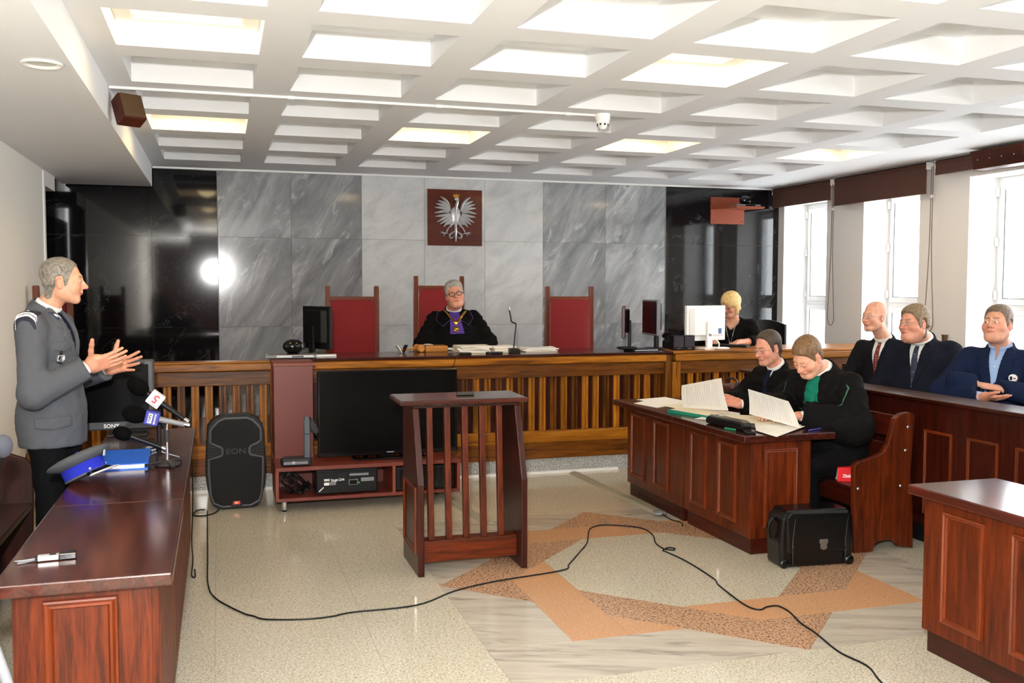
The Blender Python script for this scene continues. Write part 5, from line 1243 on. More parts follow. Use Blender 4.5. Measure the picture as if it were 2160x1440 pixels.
struct('trim_7', MB().box(6.37, 6.46, 0, 10.17, 2.808, 2.819), M['mgrey'], 'grey curtain rail along the window wall')
T = thing('wall_socket', 'small bronze wall fitting below the second blind chain', 'fitting', (6.5, 7.33, 1.16), world=True)
MB().lathe([(.022, 0), (.026, .01), (.026, .05), (.03, .055), (.03, .065), (0, .066)], 14, (6.46, 7.33, 1.13)).build('cup', plain('bronze', (112, 92, 68), .4, metal=.6), T, smooth=True)
MB().tube(spline([(6.46, 7.33, 1.13), (6.46, 7.33, 1.10), (6.46, 7.30, 1.08), (6.47, 7.28, 1.1)], 5), .012, 8).box(6.46, 6.499, 7.32, 7.34, 1.14, 1.16).build('hook', M['white'], T, smooth=True)
# ---- floor cables
def cord(name, label, pts, r, m='blk', n=6):
    o = MB().tube(spline(pts, n), r, 6).build(name, M[m], smooth=True, org=pts[0]); o.location = pts[0]; tag(o, label, 'cable'); return o
cp = [(-.104, 7.2), (-.095, 6.5), (-.087, 5.895), (-.08, 5.4), (-.039, 5.134), (.086, 4.868), (.14, 4.80), (.194, 4.736), (.371, 4.683), (.509, 4.684), (.618, 4.716), (.944, 4.73), (1.184, 4.897), (1.451, 4.999), (1.857, 5.082), (1.939, 5.185), (2.088, 5.404), (2.213, 5.594), (2.33, 5.86), (2.396, 5.955), (2.498, 5.992), (2.653, 5.905), (2.713, 5.807), (2.693, 5.633), (2.631, 5.469), (2.621, 5.333), (2.66, 5.29), (2.69, 5.315), (2.66, 5.345), (2.60, 5.30), (2.607, 5.25), (2.628, 5.03), (2.615, 4.695), (2.582, 4.572), (2.549, 4.255), (2.58, 4.165), (2.64, 4.19), (2.70, 4.19), (2.71, 4.12), (2.70, 4.061), (2.667, 3.93), (2.657, 3.8), (2.618, 3.567), (2.635, 3.394), (2.579, 3.23), (2.5, 2.9), (2.45, 2.3)]
cord('floor_cable', 'long black cable snaking over the floor from loudspeaker to foreground', [(x, y, .006) for x, y in cp], .0042)
cord('floor_cable', 'short black cable looping down the side of the left tables', [(-.17, 5.9, .73), (-.165, 5.92, .4), (-.175, 5.9, .12), (-.165, 5.72, .06), (-.17, 5.6, .007), (-.15, 5.55, .007), (-.155, 5.7, .007)], .004)
cord('floor_cable', 'short black cable with a plug lying beside the loudspeaker foot', [(-.02, 7.16, .02), (-.06, 7.1, .006), (-.14, 7.05, .006), (-.2, 7.1, .006), (-.17, 7.22, .01), (-.12, 7.22, .012)], .005)
cord('bench_cable', 'thin dark cable hanging over the front edge of the judges bench', [(1.93, 7.84, BT+.004), (1.90, 7.78, BT+.004), (1.885, 7.764, BT-.02), (1.87, 7.775, .98), (1.86, 7.80, .95)], .003)
def duct(label, a, b):
    d = Vector(b)-Vector(a); n = Vector((d.y, -d.x)).normalized(); 
    P = [(-.045, 0), (-.03, .012), (-.015, .016), (.015, .016), (.03, .012), (.045, 0)]
    vs = [(p[0]+n.x*u, p[1]+n.y*u, h+.0005) for p in (a, b) for u, h in P]
    o = MB().add(vs, [(i, i+1, 7+i, 6+i) for i in range(5)]+[(0, 1, 2, 3, 4, 5), (6, 7, 8, 9, 10, 11), (0, 5, 11, 6)]).build('cable_duct', plain('duct_grey', (150, 146, 128), .4), org=(a[0], a[1], 0)); o.location = (a[0], a[1], 0)
    tag(o, label, 'cable duct')
duct('grey floor cable duct running from the bench towards the right desks', (2.96, 7.80), (3.015, 6.22)); duct('grey floor cable duct crossing behind the lectern', (1.62, 7.62), (1.75, 6.26))
T = thing('floor_socket', 'small grey floor outlet with a short lead by the far desk', 'socket', (2.985, 6.17, 0), world=True)
MB().lathe([(0, .0), (.05, .0), (.045, .012), (.02, .02), (0, .021)], 18, (2.985, 6.15, .0175)).build('cap', M['mgrey'], T, smooth=True)
MB().tube(spline([(2.98, 6.15, .03), (3.0, 6.0, .008), (3.03, 5.9, .006), (3.0, 5.82, .006)], 5), .004, 6).build('lead', M['blk'], T, smooth=True)
# ---- things on the judges' bench
def monitor(label, loc, rz, w, h, m, mb_, legh=.12, tilt=0, sideled=False):
    """screen faces -y in its own frame"""
    T = thing('computer_monitor', label, 'monitor', loc, rz); z0 = legh
    Rt = Matrix.Translation((0, 0, z0+h/2)) @ Matrix.Rotation(tilt, 4, 'X')
    MB().box(-w/2, w/2, -.02, .012, -h/2, h/2).xf(Rt).build('panel', m, T, bevel=.006)
    MB().box(-w/2+.015, w/2-.015, -.0225, -.019, -h/2+.018, h/2-.015).xf(Rt).build('screen', M['screen'], T)
    MB().prism([(-w/2+.03, .012), (w/2-.03, .012), (w/2-.07, .05), (-w/2+.07, .05)], -h/2+.05, h/2-.03).xf(Rt).build('rear_housing', mb_, T, bevel=.01)
    MB().box(-.035, .035, .035, .065, .01, z0+h*.55).build('stand', mb_, T, bevel=.008)
    MB().prism([(.13*math.cos(a), .03+.09*math.sin(a)) for a in [k*PI/10 for k in range(20)]], .0005, .014).build('foot', mb_, T, bevel=.004)
    return T
monitor('black computer monitor turned sideways at the left end of the bench', (.79, 8.22, BT), D_(118), .40, .36, M['blk'], M['blk'], .05)
monitor('black monitor seen edge-on, left of the two small desk speakers', (3.86, 8.16, BT), D_(-96), .42, .33, M['mgrey'], M['dgrey'], .13)
monitor('dark brown monitor half hidden behind the edge-on black monitor', (3.66, 8.33, BT), D_(-115), .28, .30, M['maho_dk']['Z'], M['blk'], .10)
T = monitor('white computer monitor with its back to the room in front of the clerk', (4.39, 8.10, BT), D_(196), .50, .33, M['white'], M['white'], .075)
text('8', .05, M['dgrey'], T, frame_to((0, .067, .13), (-1, 0, 0), (0, 0, 1)) @ Matrix.Rotation(1.3, 4, 'Z'), name='painted_number')
MB().box(-.16, -.12, .051, .0525, .14, .19).build('blue_sticker', plain('sticker_blue', (70, 110, 170), .5), T)
for x in (-.06, .06): MB().lathe([(0, 0), (.003, 0), (.0025, .002), (0, .002)], 8, (x, .052, .29), X3(-PI/2, 'X')).build('screw', M['mgrey'], T)
for k, x in enumerate((4.025, 4.135)):
    T = thing('desk_speaker', ['left one of two small black desk speakers', 'right one of two small black desk speakers, next to the white monitor'][k], 'loudspeaker', (x, 7.96, BT), D_(-6), group='small speakers on the bench')
    MB().box(-.05, .05, -.05, .05, .002, .135).build('cabinet', M['blk'], T, bevel=.006); MB().box(-.044, .044, -.053, -.049, .03, .128).build('grille', plain('grille_violet_black', (46, 42, 52), .7), T); MB().box(-.02, .02, -.0545, -.049, .014, .02).build('maker_plate', M['steel'], T)
T = thing('desk_telephone', 'black desk telephone behind the two small speakers', 'telephone', (4.12, 8.2, BT), D_(10))
MB().prism([(-.08, .0), (.08, 0), (.08, .05), (-.05, .09), (-.08, .07)], -.09, .09, 'y').build('base', M['blk'], T, bevel=.01); MB().tube([(-.05, -.1, .11), (-.06, -.05, .14), (-.06, .05, .14), (-.05, .1, .11)], .022, 10).build('handset', M['blk'], T, smooth=True)
T = thing('keyboard', 'black computer keyboard under the clerk’s hands', 'keyboard', (4.72, 8.28, BT), D_(-42))
MB().prism([(-.075, .002), (.075, .002), (.075, .026), (-.075, .012)], -.21, .21, 'x').build('case', M['blk'], T, bevel=.003)
MB().box(-.2, .2, -.065, .065, .018, .024).build('key_field', M['dgrey'], T)
o = MB().ell((4.46, 7.90, BT+.012), (.075, .035, .014), 16, 8).build('computer_mouse', M['white'], smooth=True, org=(4.46, 7.90, BT)); o.location = (4.46, 7.90, BT); tag(o, 'flat white mouse on the bench right of the white monitor foot', 'mouse')
cord('monitor_cable', 'white cable curving from the white monitor over the bench', [(4.47, 8.06, 1.15), (4.49, 8.02, 1.11), (4.45, 7.96, 1.07), (4.38, 7.95, BT+.006), (4.3, 7.96, BT+.006)], .006, 'white')
o = MB().box(4.30, 4.50, 7.93, 8.05, BT+.0005, BT+.012).build('document', M['paper'], org=(4.4, 8, BT)); o.location = (4.4, 8, BT); tag(o, 'thin white document under the white monitor foot', 'document')
T = thing('laptop_dock', 'flat black laptop base lying under the edge-on monitor', 'laptop', (3.66, 7.95, BT), D_(8))
MB().box(-.13, .13, -.09, .09, .0005, .02).build('case', M['blk'], T, bevel=.004); MB().box(-.12, .12, -.092, -.088, .006, .014).build('port_strip', M['steel'], T); MB().box(-.2, -.06, -.03, .1, .02, .034).build('cover', M['blk'], T, bevel=.004)
T = thing('office_chair', 'black office chair behind the clerk', 'chair', (5.55, 8.95, .3), D_(-40))
g = [[(-.22+.44*i/8, .04*(1-((i-4)/4)**2)*1.5, .55+.44*j/6-.05*((i-4)/4)**2*(j/6)) for i in range(9)] for j in range(7)]
MB().sheet(g, .03).build('backrest', M['blk'], T, smooth=True); MB().tube([(x, y+.02, z) for x, y, z in [r[8] for r in g]], .009, 6).build('back_rim', M['mgrey'], T, smooth=True)
MB().box(-.22, .22, -.42, .02, .40, .46).build('seat', M['blk'], T, bevel=.02); MB().tube([(0, .05, .3), (0, .07, .6)], .02, 8).build('back_stay', M['blk'], T); MB().tube([(0, -.2, .06), (0, -.2, .4)], .025, 10).build('gas_lift', M['dgrey'], T)
for k in range(5):
    a = 2*PI*k/5; leg_ = MB().tube([(0, -.2, .09), (.26*math.cos(a), -.2+.26*math.sin(a), .06)], .018, 6).build('leg', M['blk'], T); MB().ell((.26*math.cos(a), -.2+.26*math.sin(a), .028), (.02, .02, .027), 10, 6).build('castor', M['blk'], leg_)
T = thing('codec_box', 'flat silver-grey conference box on top of the laminate column', 'box', (.56, 7.93, BT), D_(-4))
MB().prism([(-.21, -.09), (.19, -.11), (.2, .13), (-.1, .14)], .002, .028).build('case', M['mgrey'], T, bevel=.005); MB().box(-.12, .17, -.112, -.104, .008, .026).build('front_strip', plain('silver_front', (206, 206, 200), .35), T); MB().box(-.0, .09, -.115, -.11, .01, .022).build('front_window', M['blk_gl'], T)
T = thing('conference_camera', 'glossy black ball conference camera on the box at the bench left end', 'camera', (.57, 7.94, BT+.028), D_(10))
MB().ell((0, 0, .062), (.082, .075, .06), 22, 14).build('ball', M['blk_gl'], T, smooth=True); MB().lathe([(.02, 0), (.03, .014), (.03, .02), (0, .021)], 14, (.06, -.04, .062), X3(PI/2, 'X') @ X3(.9, 'Y')).build('lens', M['chrome'], T, smooth=True); MB().lathe([(.05, 0), (.052, .008), (0, .008)], 18).build('base', M['blk'], T)
o = MB().prism([(.74, 7.93), (.92, 7.95), (.93, 8.05), (.75, 8.06)], BT+.0005, BT+.016).build('remote_pad', M['white'], org=(.83, 8, BT), bevel=.004); o.location = (.83, 8, BT); tag(o, 'small white pad lying below the left black monitor', 'pad')
T = thing('card_holder', 'small white and black flip stand left of the gavel', 'stand', (1.52, 8.25, BT), .2)
MB().obox((-.03, 0, .035), (.006, .07, .075), X3(-.6, 'Y')).build('white_flap', M['white'], T); MB().obox((.025, 0, .035), (.006, .07, .075), X3(.5, 'Y')).build('black_flap', M['blk'], T)
T = thing('gavel', 'turned wooden gavel lying on the judges bench', 'gavel', (1.68, 8.3, BT), .1)
gw = wood('gavel_wood', (150, 92, 36), (196, 134, 62), 'X', 20, .35, .2)
MB().lathe([(0, -.055), (.03, -.055), (.035, -.04), (.03, -.03), (.034, 0), (.03, .03), (.035, .04), (.03, .055), (0, .055)], 18, (0, 0, .0355), X3(PI/2, 'X') @ X3(.2, 'Y')).build('head', gw, T, smooth=True)
MB().tube([(0, 0, .036), (-.08, -.01, .03), (-.17, -.01, .022)], [.009, .008, .011], 10).build('handle', gw, T, smooth=True)
o = MB().box(1.74, 1.94, 8.28, 8.44, BT+.0005, BT+.055).build('sounding_block', gw, org=(1.84, 8.36, BT), bevel=.006); o.location = (1.84, 8.36, BT); tag(o, 'light wooden block beside the gavel', 'block')
def stack(name, label, x0, x1, y0, y1, n, seed, cream=2, z=BT, th=.012, grp=None):
    random.seed(seed); T = thing(name, label, 'papers', ((x0+x1)/2, (y0+y1)/2, z), group=grp)
    w, d = (x1-x0)/2, (y1-y0)/2; zz = .0008
    for k in range(n):
        t = th*random.uniform(.6, 1.3); a = random.uniform(-.1, .1)
        dx, dy = random.uniform(-.012, .012), random.uniform(-.012, .012)
        gx = [[(u*w+dx, v*d+dy, zz+t/2+.004*math.sin(3*u+k)*math.sin(2*v+seed)*(k > 0)) for u in (-1, -.5, 0, .5, 1)] for v in (-1, -.5, 0, .5, 1)]
        g2 = [[rotz(a) @ Vector(p) for p in r] for r in gx]
        MB().sheet(g2, t*.9).build('file', M['paper_c'] if (k % cream == 0) else M['paper'], T); zz += t
    return T
stack('paper_stack', 'thick stack of court files right in front of the judge', 1.99, 2.27, 8.05, 8.34, 6, 1)
stack('paper_stack', 'lower stack of court files just left of the bench microphone', 2.29, 2.5, 8.02, 8.26, 4, 2)
stack('paper_stack', 'thin stack of white papers just right of the bench microphone', 2.60, 2.90, 8.06, 8.3, 3, 3, 3)
T = thing('open_book', 'open white book lying behind the gavel and wooden block', 'book', (1.84, 8.52, BT-.0))
MB().sheet([[(x, y, .012+.04*math.exp(-((x+.02)/.09)**2)) for x in [-.2+.04*i for i in range(11)]] for y in (-.09, 0, .07)], .012).build('pages', M['paper'], T, smooth=True)
T = thing('bench_microphone', 'black gooseneck microphone standing on the judges bench', 'microphone', (2.46, 7.98, BT), world=True)
MB().prism([(7.93, BT+.001), (8.05, BT+.001), (8.04, BT+.045), (7.95, BT+.03)], 2.42, 2.51, 'x').build('base', M['blk'], T, bevel=.006)
MB().tube(spline([(2.465, 8.0, BT+.04), (2.475, 8.0, BT+.14), (2.485, 8.0, 1.30), (2.475, 8.0, 1.315), (2.445, 8.0, 1.33), (2.435, 8.0, 1.38), (2.425, 8.0, 1.43)], 6), .006, 8).build('gooseneck', M['blk'], T, smooth=True)
MB().tube([(2.425, 8.0, 1.43), (2.423, 8.0, 1.455)], .008, 10).build('capsule', M['steel'], T, smooth=True)
for k, (x, y, lb) in enumerate(((1.99, 7.86, 'flat black switch box at the bench edge below the court files'), (2.26, 7.90, 'oval black receiver at the bench edge left of the bench microphone'))):
    o = MB().prism([(x+.06*math.cos(a)*(1+.3*k), y+.035*math.sin(a)) for a in [i*PI/8 for i in range(16)]] if k else [(x-.06, y-.03), (x+.05, y-.035), (x+.06, y+.03), (x-.04, y+.035)], BT+.0005, BT+.018).build('switch_box', M['blk'], org=(x, y, BT), bevel=.005); o.location = (x, y, BT); tag(o, lb, 'box')
# ---- television on the left tables
T = thing('television', 'dark grey framed television at the far end of the left tables', 'television', (-.6, 6.12, .742), world=True)
MB().box(-.92, -.38, 6.08, 6.16, .775, 1.19).build('casing', plain('tv_grey', (58, 60, 64), .45), T, bevel=.01); MB().box(-.89, -.41, 6.075, 6.082, .825, 1.165).build('screen', M['screen'], T)
MB().box(-.64, -.42, 6.02, 6.22, .743, .757).box(-.6, -.46, 6.1, 6.16, .757, .79).build('foot', M['dgrey'], T, bevel=.004); text('SONY', .032, M['white'], T, frame_to((-.62, 6.078, .80), (1, 0, 0), (0, 0, 1)), bold=.0006)
# ---- police cap, folder, recorder
R = X3(-.42, 'Y') @ X3(-.16, 'X'); cc = Vector((-.60, 4.66, .812))
T = thing('police_cap', 'grey peaked police cap with blue band resting on the left table', 'cap', (-.6, 4.66, .742), world=True)
MB().lathe([(0, .062), (.09, .062), (.132, .052), (.142, .044), (.138, .034), (.10, .016), (.092, .012), (0, .012)], 32, cc, R).build('crown', C_UNI, T, smooth=60)
MB().lathe([(.088, -.035), (.093, -.033), (.094, .015), (.09, .018), (.085, .018), (.085, -.033)], 32, cc, R).build('band', cloth('cap_blue_band', (34, 44, 160)), T, smooth=60)
MB().lathe([(.086, -.043), (.0945, -.041), (.0945, -.034), (.086, -.034)], 32, cc, R).build('band_edge', C_UNI, T, smooth=60)
vs = []; n = 14
for k in range(n+1):
    a = -1.0+2.0*k/n - .35
    vs.append([R @ Vector((.088*math.cos(a), .088*math.sin(a), -.034)) + cc, R @ Vector((.118*math.cos(a), .112*math.sin(a), -.047-.006*math.cos(a+.35))) + cc, R @ Vector((.088*math.cos(a)+.058*max(0, math.cos((a+.35)*1.4)), .088*math.sin(a)+.02*math.sin(a), -.05-.012*max(0, math.cos(a+.35)))) + cc])
MB().sheet(vs, .003).build('visor', M['blk_gl'], T, smooth=True)
MB().tube([v[2]+Vector((0, 0, .002)) for v in vs], .0028, 6).build('visor_braid', M['silver'], T, smooth=True); MB().tube([v[1]*.5+v[2]*.5+Vector((0, 0, .003)) for v in vs], .0015, 6).build('visor_braid', M['silver'], T, smooth=True)
for k in (1, n-1): MB().ell(vs[k][0]+Vector((.004, 0, .012)), (.006, .006, .006), 8, 6).build('strap_button', M['silver'], T)
MB().obox(cc+R @ Vector((.115, -.02, .022)), (.006, .03, .04), R @ X3(.5, 'Y')).build('cap_badge', M['silver'], T, bevel=.002)
T = thing('ring_folder', 'blue document folder on the left table behind the police cap', 'folder', (-.53, 5.13, .742), D_(2))
bl = plain('folder_blue', (24, 104, 224), .35)
MB().box(-.18, .18, -.22, .22, .0005, .006).build('back_cover', bl, T); MB().box(-.172, .165, -.212, .21, .006, .026).build('pages', M['paper'], T); MB().box(-.18, .182, -.222, .222, .026, .030).build('front_cover', bl, T, bevel=.001)
T = thing('voice_recorder', 'silver and black voice recorder with wrist strap on the near left table', 'recorder', (-.53, 3.345, .742), D_(6))
MB().box(-.04, .025, -.016, .016, .002, .018).build('silver_body', plain('recorder_silver', (206, 206, 206), .3, metal=.4), T, bevel=.004); MB().box(.022, .075, -.019, .019, .001, .022).build('black_end', M['blk_gl'], T, bevel=.003); MB().box(-.046, -.038, -.015, .015, .002, .016).build('end_cap', M['blk'], T); MB().box(-.005, .015, -.008, .008, .018, .0195).build('display', M['dgrey'], T)
MB().tube(spline([(-.045, .008, .008), (-.08, .014, .004), (-.105, .012, .004), (-.08, .006, .004), (-.045, .006, .008)], 6), .002, 6).build('wrist_strap', M['mgrey'], T, smooth=True); MB().sheet([[(-.044, -.01, .008), (-.07, -.016, .005), (-.095, -.022, .004)], [(-.044, -.002, .008), (-.07, -.006, .006), (-.098, -.01, .004)]], .003).build('strap_tab', M['mgrey'], T)
# ---- press microphones
def press_mic(label, a, b, foam_r, body_m, cube=None, n0=.34, tail=None):
    a = Vector(a); b = Vector(b); d = (b-a).normalized(); L = (b-a).length
    T = thing('press_microphone', label, 'microphone', tuple(b), world=True)
    Rq = Vector((0, 0, 1)).rotation_difference(d).to_matrix()
    MB().ell(a, (foam_r, foam_r, foam_r*1.35), 16, 12, Rq).build('foam_windshield', plain('foam_black', (8, 8, 8), .95, bump=.5, bscale=600, spec=.05), T, smooth=True)
    MB().tube([a+d*foam_r, a+d*L*.55, b], [.016, .0145, .011], 14).build('handle', body_m, T, smooth=True); MB().tube([b-d*.012, b+d*.012], .0115, 14).build('connector', M['chrome'], T, smooth=True)
    if cube:
        s = cube['s']; c = a+d*L*n0; x = d; y = Vector(cube['up']); y = (y-x*y.dot(x)).normalized(); z = x.cross(y)
        if z.y > 0: z = -z; y = -y
        Rm = Matrix(((x.x, y.x, z.x), (x.y, y.y, z.y), (x.z, y.z, z.z)))
        cb = MB().obox(c, (s*cube.get('asp', 1), s, s), Rm).build('logo_cube', cube['m'], T, bevel=.004); cube['fn'](T, cb, c, x, y, z, s)
    return T
redm = plain('logo_red', (196, 26, 40), .5); navy = plain('logo_blue', (34, 36, 140), .45); paleb = plain('logo_pale', (206, 218, 232), .5)
def cubeA(T, cb, c, x, y, z, s):
    text('5', s*.85, redm, cb, frame_to(c+z*(s/2+.0006)+y*s*.08, x, y) @ Matrix.Rotation(PI, 4, 'Z'), bold=.001); text('RADIO', s*.2, M['dgrey'], cb, frame_to(c+z*(s/2+.0006)-y*s*.36, x, y) @ Matrix.Rotation(PI, 4, 'Z'))
def cubeB(T, cb, c, x, y, z, s):
    f = frame_to(c+z*(s/2+.0004)-x*s*.12, y, -x)
    m = MB().box(-s*.36, s*.36, -s*.15, s*.15, 0, .0006).xf(f); m.build('logo_plate', paleb, cb)
    text('TVP3', s*.26, M['dgrey'], cb, frame_to(c+z*(s/2+.0012)-x*s*.12, y, -x), bold=.0006); text('BIAŁYSTOK', s*.15, paleb, cb, frame_to(c+z*(s/2+.0006)+x*s*.22, y, -x), bold=.0004)
press_mic('press microphone with a white cube reading RADIO 5', (-.385, 5.0, 1.135), (-.165, 5.0, .96), .042, M['blk'], dict(s=.068, up=(.6, 0, .8), m=M['white'], fn=cubeA), .36)
press_mic('press microphone with a blue TVP3 cube and grey handle', (-.40, 4.96, 1.005), (-.16, 4.96, .943), .044, M['mgrey'], dict(s=.066, up=(.2, 0, 1), m=navy, fn=cubeB), .33)
press_mic('plain black press microphone lowest of the three on the stands', (-.462, 5.02, .905), (-.27, 5.0, .825), .035, M['blk'])
T = thing('table_mic_stand', 'chrome table stand carrying the press microphones', 'microphone stand', (-.255, 4.98, .742), world=True)
MB().tube([(-.255, 4.98, .77), (-.255, 4.98, .88)], .008, 10).build('lower_tube', M['chrome'], T, smooth=True); MB().tube([(-.255, 4.98, .86), (-.255, 4.98, .92)], .013, 12).build('collar', M['dgrey'], T, smooth=True); MB().tube([(-.255, 4.98, .92), (-.252, 4.98, .965)], .008, 10).build('upper_tube', M['chrome'], T, smooth=True)
MB().lathe([(0, .743-.742), (.055, .001), (.06, .006), (.05, .016), (.012, .03), (0, .03)], 22, (-.255, 4.98, .742)).build('base', M['dgrey'], T, smooth=True)
MB().tube([(-.265, 4.99, .93), (-.29, 4.98, .99)], .012, 10).build('clamp', M['blk'], T, smooth=True)
for k, (dx, dy) in enumerate(((-.12, -.03), (.03, -.09), (.06, .1))): MB().tube([(-.255, 4.98, .765), (-.255+dx*.6, 4.98+dy*.6, .76), (-.255+dx, 4.98+dy, .75)], [.012, .012, .009], 8, flat=.6).build('foot', M['dgrey'], T, smooth=True)
T = thing('table_mic_stand', 'black table tripod standing behind the chrome microphone stand', 'microphone stand', (-.30, 5.12, .742), world=True)
MB().tube([(-.30, 5.12, .77), (-.30, 5.12, 1.0)], .011, 10).build('tube', M['blk'], T, smooth=True)
for k in range(3):
    a = 2*PI*k/3+.4; MB().tube([(-.30, 5.12, .79), (-.30+.1*math.cos(a), 5.12+.1*math.sin(a), .75)], .006, 8).build('foot', M['chrome'] if k < 2 else M['blk'], T, smooth=True)
for k, (x0, y0, x1, y1) in enumerate(((-.42, 5.5, -.31, 5.62), (-.37, 5.42, -.3, 5.52), (-.44, 5.44, -.3, 5.47))):
    o = MB().box(-.05, .05, -.009, .009, .0008, .012).build('pocket_recorder', M['steel'] if k < 2 else M['blk'], bevel=.003); o.location = ((x0+x1)/2, (y0+y1)/2, .742); o.rotation_euler = (0, 0, math.atan2(y1-y0, x1-x0))
    tag(o, ['slim silver recorder lying farthest back among the press microphones', 'slim silver recorder lying just behind the black table tripod', 'slim black recorder lying left of the two silver ones'][k], 'recorder', 'pocket recorders on the far left table')
T = thing('foam_microphone', 'grey foam-covered microphone at the left edge above the pew', 'microphone', (-.80, 4.0, .4), world=True)
MB().ell((-.79, 4.0, 1.02), (.035, .035, .045), 16, 10).build('foam_windshield', plain('foam_grey', (74, 76, 86), .95, bump=.5, bscale=600), T, smooth=True); MB().tube([(-.80, 4.0, .98), (-.83, 4.0, .85), (-.86, 4.0, .02)], .01, 8).build('stand_tube', M['blk'], T, smooth=True); MB().lathe([(0, 0), (.1, 0), (.1, .012), (.02, .03), (0, .03)], 20, (-.86, 4.0, .0005)).build('base', M['blk'], T, smooth=True)
T = thing('camera_tripod', 'grey metal tripod leg in the lower left corner', 'tripod', (-.56, 2.6, 0), world=True)
for k, (x, y) in enumerate(((-.33, 2.55), (-.9, 2.4), (-.62, 2.95))):
    lg_ = MB().tube([(-.60, 2.6, .92), (x*.45-.60*.55, y*.45+2.6*.55, .52), (x, y, .02)], [.014, .013, .011], 10).build('leg', M['mgrey'], T, smooth=True); MB().ell((x, y, .014), (.016, .016, .014), 10, 6).build('rubber_foot', M['blk'], lg_)
MB().lathe([(0, 0), (.03, 0), (.04, .03), (.03, .06), (0, .06)], 16, (-.60, 2.6, .89)).build('hub', M['dgrey'], T, smooth=True)
# ---- papers and things on the right desks
DT = .745
def sheetobj(name, label, corners, lift=0, m='paper', lines=0, bend=.0, cat='paper', th=.0012, mirror=False):
    """corners: four points a b c d in order"""
    a, b, c, d = [Vector(p) for p in corners]; nn = (b-a).cross(d-a).normalized()
    org = tuple(a); T = thing(name, label, cat, org, world=True)
    g = [[(a*(1-u)+b*u)*(1-v)+(d*(1-u)+c*u)*v + nn*bend*math.sin(PI*u)*1.0 for u in (0, .2, .4, .6, .8, 1)] for v in (0, .25, .5, .75, 1)]
    MB().sheet(g, th).build('sheet', M[m], T, smooth=True)
    for k in range(lines):
        v = .14+.76*k/lines; u1 = .9 if k % 4 != 3 else .6
        for s_ in (1,):
            g2 = [[(a*(1-u)+b*u)*(1-vv)+(d*(1-u)+c*u)*vv + nn*(bend*math.sin(PI*u)) for u in (.1, .2, .4, .6)+((.8, .9) if u1 > .8 else ())] for vv in (v, v+.012)]
            MB().sheet(g2, th+.0005).build('printed_line', M['print'], T)
    return T
M['print'] = plain('faint_print', (204, 203, 202), .8)
L1 = sheetobj('letter', 'printed letter held upright by the far lawyer', ((3.21, 6.24, .757), (3.25, 6.343, .908), (3.25, 5.765, 1.015), (3.27, 5.70, .80)), lines=14, bend=-.008)
sheetobj('letter', 'typed page standing half open in front of the near lawyer', ((3.31, 5.50, .80), (3.30, 5.505, .965), (3.30, 5.04, .937), (3.36, 5.0, .775)), lines=16, bend=.006)
fl_ = lambda *pp: [(x, y, z) for x, y, z in pp]
sheetobj('loose_sheet', 'cream sheet hanging over the corner of the near desk', fl_((3.30, 5.42, DT+.012), (3.57, 5.22, DT+.012), (3.12, 4.88, DT+.006), (3.13, 5.12, DT+.008)), m='paper', lines=6)
sheetobj('loose_sheet', 'cream sheet under the typed page on the near desk', fl_((3.28, 5.80, DT+.016), (3.52, 5.62, DT+.02), (3.44, 5.25, DT+.016), (3.22, 5.40, DT+.014)), m='paper_c')
sheetobj('loose_sheet', 'white sheet beside the black case on the near desk', fl_((3.04, 5.74, DT+.003), (3.25, 5.86, DT+.012), (3.38, 5.62, DT+.004), (3.2, 5.54, DT+.002)))
sheetobj('loose_sheet', 'white sheet at the far end of the far desk', fl_((3.12, 6.86, DT+.004), (3.40, 6.93, DT+.008), (3.45, 6.50, DT+.008), (3.2, 6.42, DT+.004)))
sheetobj('loose_sheet', 'small white sheet at the front edge of the far desk', fl_((3.01, 6.66, DT+.002), (3.17, 6.78, DT+.003), (3.22, 6.45, DT+.003), (3.06, 6.36, DT+.002)))
sheetobj('loose_sheet', 'cream sheet lying between the letters on the far desk', fl_((3.14, 6.45, DT+.005), (3.4, 6.52, DT+.008), (3.46, 6.1, DT+.008), (3.2, 6.0, DT+.005)), m='paper_c')
T = thing('document_folder', 'green document folder with papers on the far desk', 'folder', (3.24, 5.98, DT), D_(14))
gm = plain('folder_green', (24, 128, 104), .4)
MB().box(-.16, .16, -.2, .2, .0006, .004).build('back_cover', gm, T); MB().box(-.15, .155, -.19, .19, .004, .016).build('pages', M['paper'], T); MB().box(-.165, -.155, -.2, .2, .0006, .02).build('spine', gm, T); MB().sheet([[(-.16+.32*i/5, -.19+.38*j/4, .018+.004*math.sin(i)) for i in range(6)] for j in range(5)], .001).build('top_sheet', M['paper_c'], T)
T = thing('document_case', 'dark leather document case lying on the near desk', 'case', (3.28, 5.40, DT), D_(-20))
MB().box(-.15, .15, -.17, .17, .0006, .010).build('flap', plain('brown_leather', (44, 28, 24), .4), T, bevel=.003)
T = thing('black_pouch', 'black ridged pouch at the front edge of the near desk', 'pouch', (3.075, 5.36, DT), D_(97))
MB().prism([(-.19, .001), (.19, .001), (.2, .03), (.17, .055), (-.15, .06), (-.2, .045)], -.04, .04, 'y').build('body', plain('black_leather', (14, 14, 15), .35, bump=.3, bscale=120), T, bevel=.015)
for k in range(6): MB().tube([(-.15+.06*k, -.041, .01), (-.15+.06*k, -.03, .055)], .006, 6).build('ridge', M['blk'], T, smooth=True)
for x in (.155, .175): MB().ell((x, .0, .056), (.008, .008, .006), 10, 6).build('stud', M['steel'], T)
T = thing('mobile_phone', 'black mobile phone lying beside the pouch on the near desk', 'phone', (3.07, 5.10, DT), D_(70)); MB().box(-.06, .06, -.03, .03, .0008, .014).build('case', M['blk'], T, bevel=.004); MB().box(-.05, .03, -.024, .024, .014, .0148).build('display', M['screen'], T)
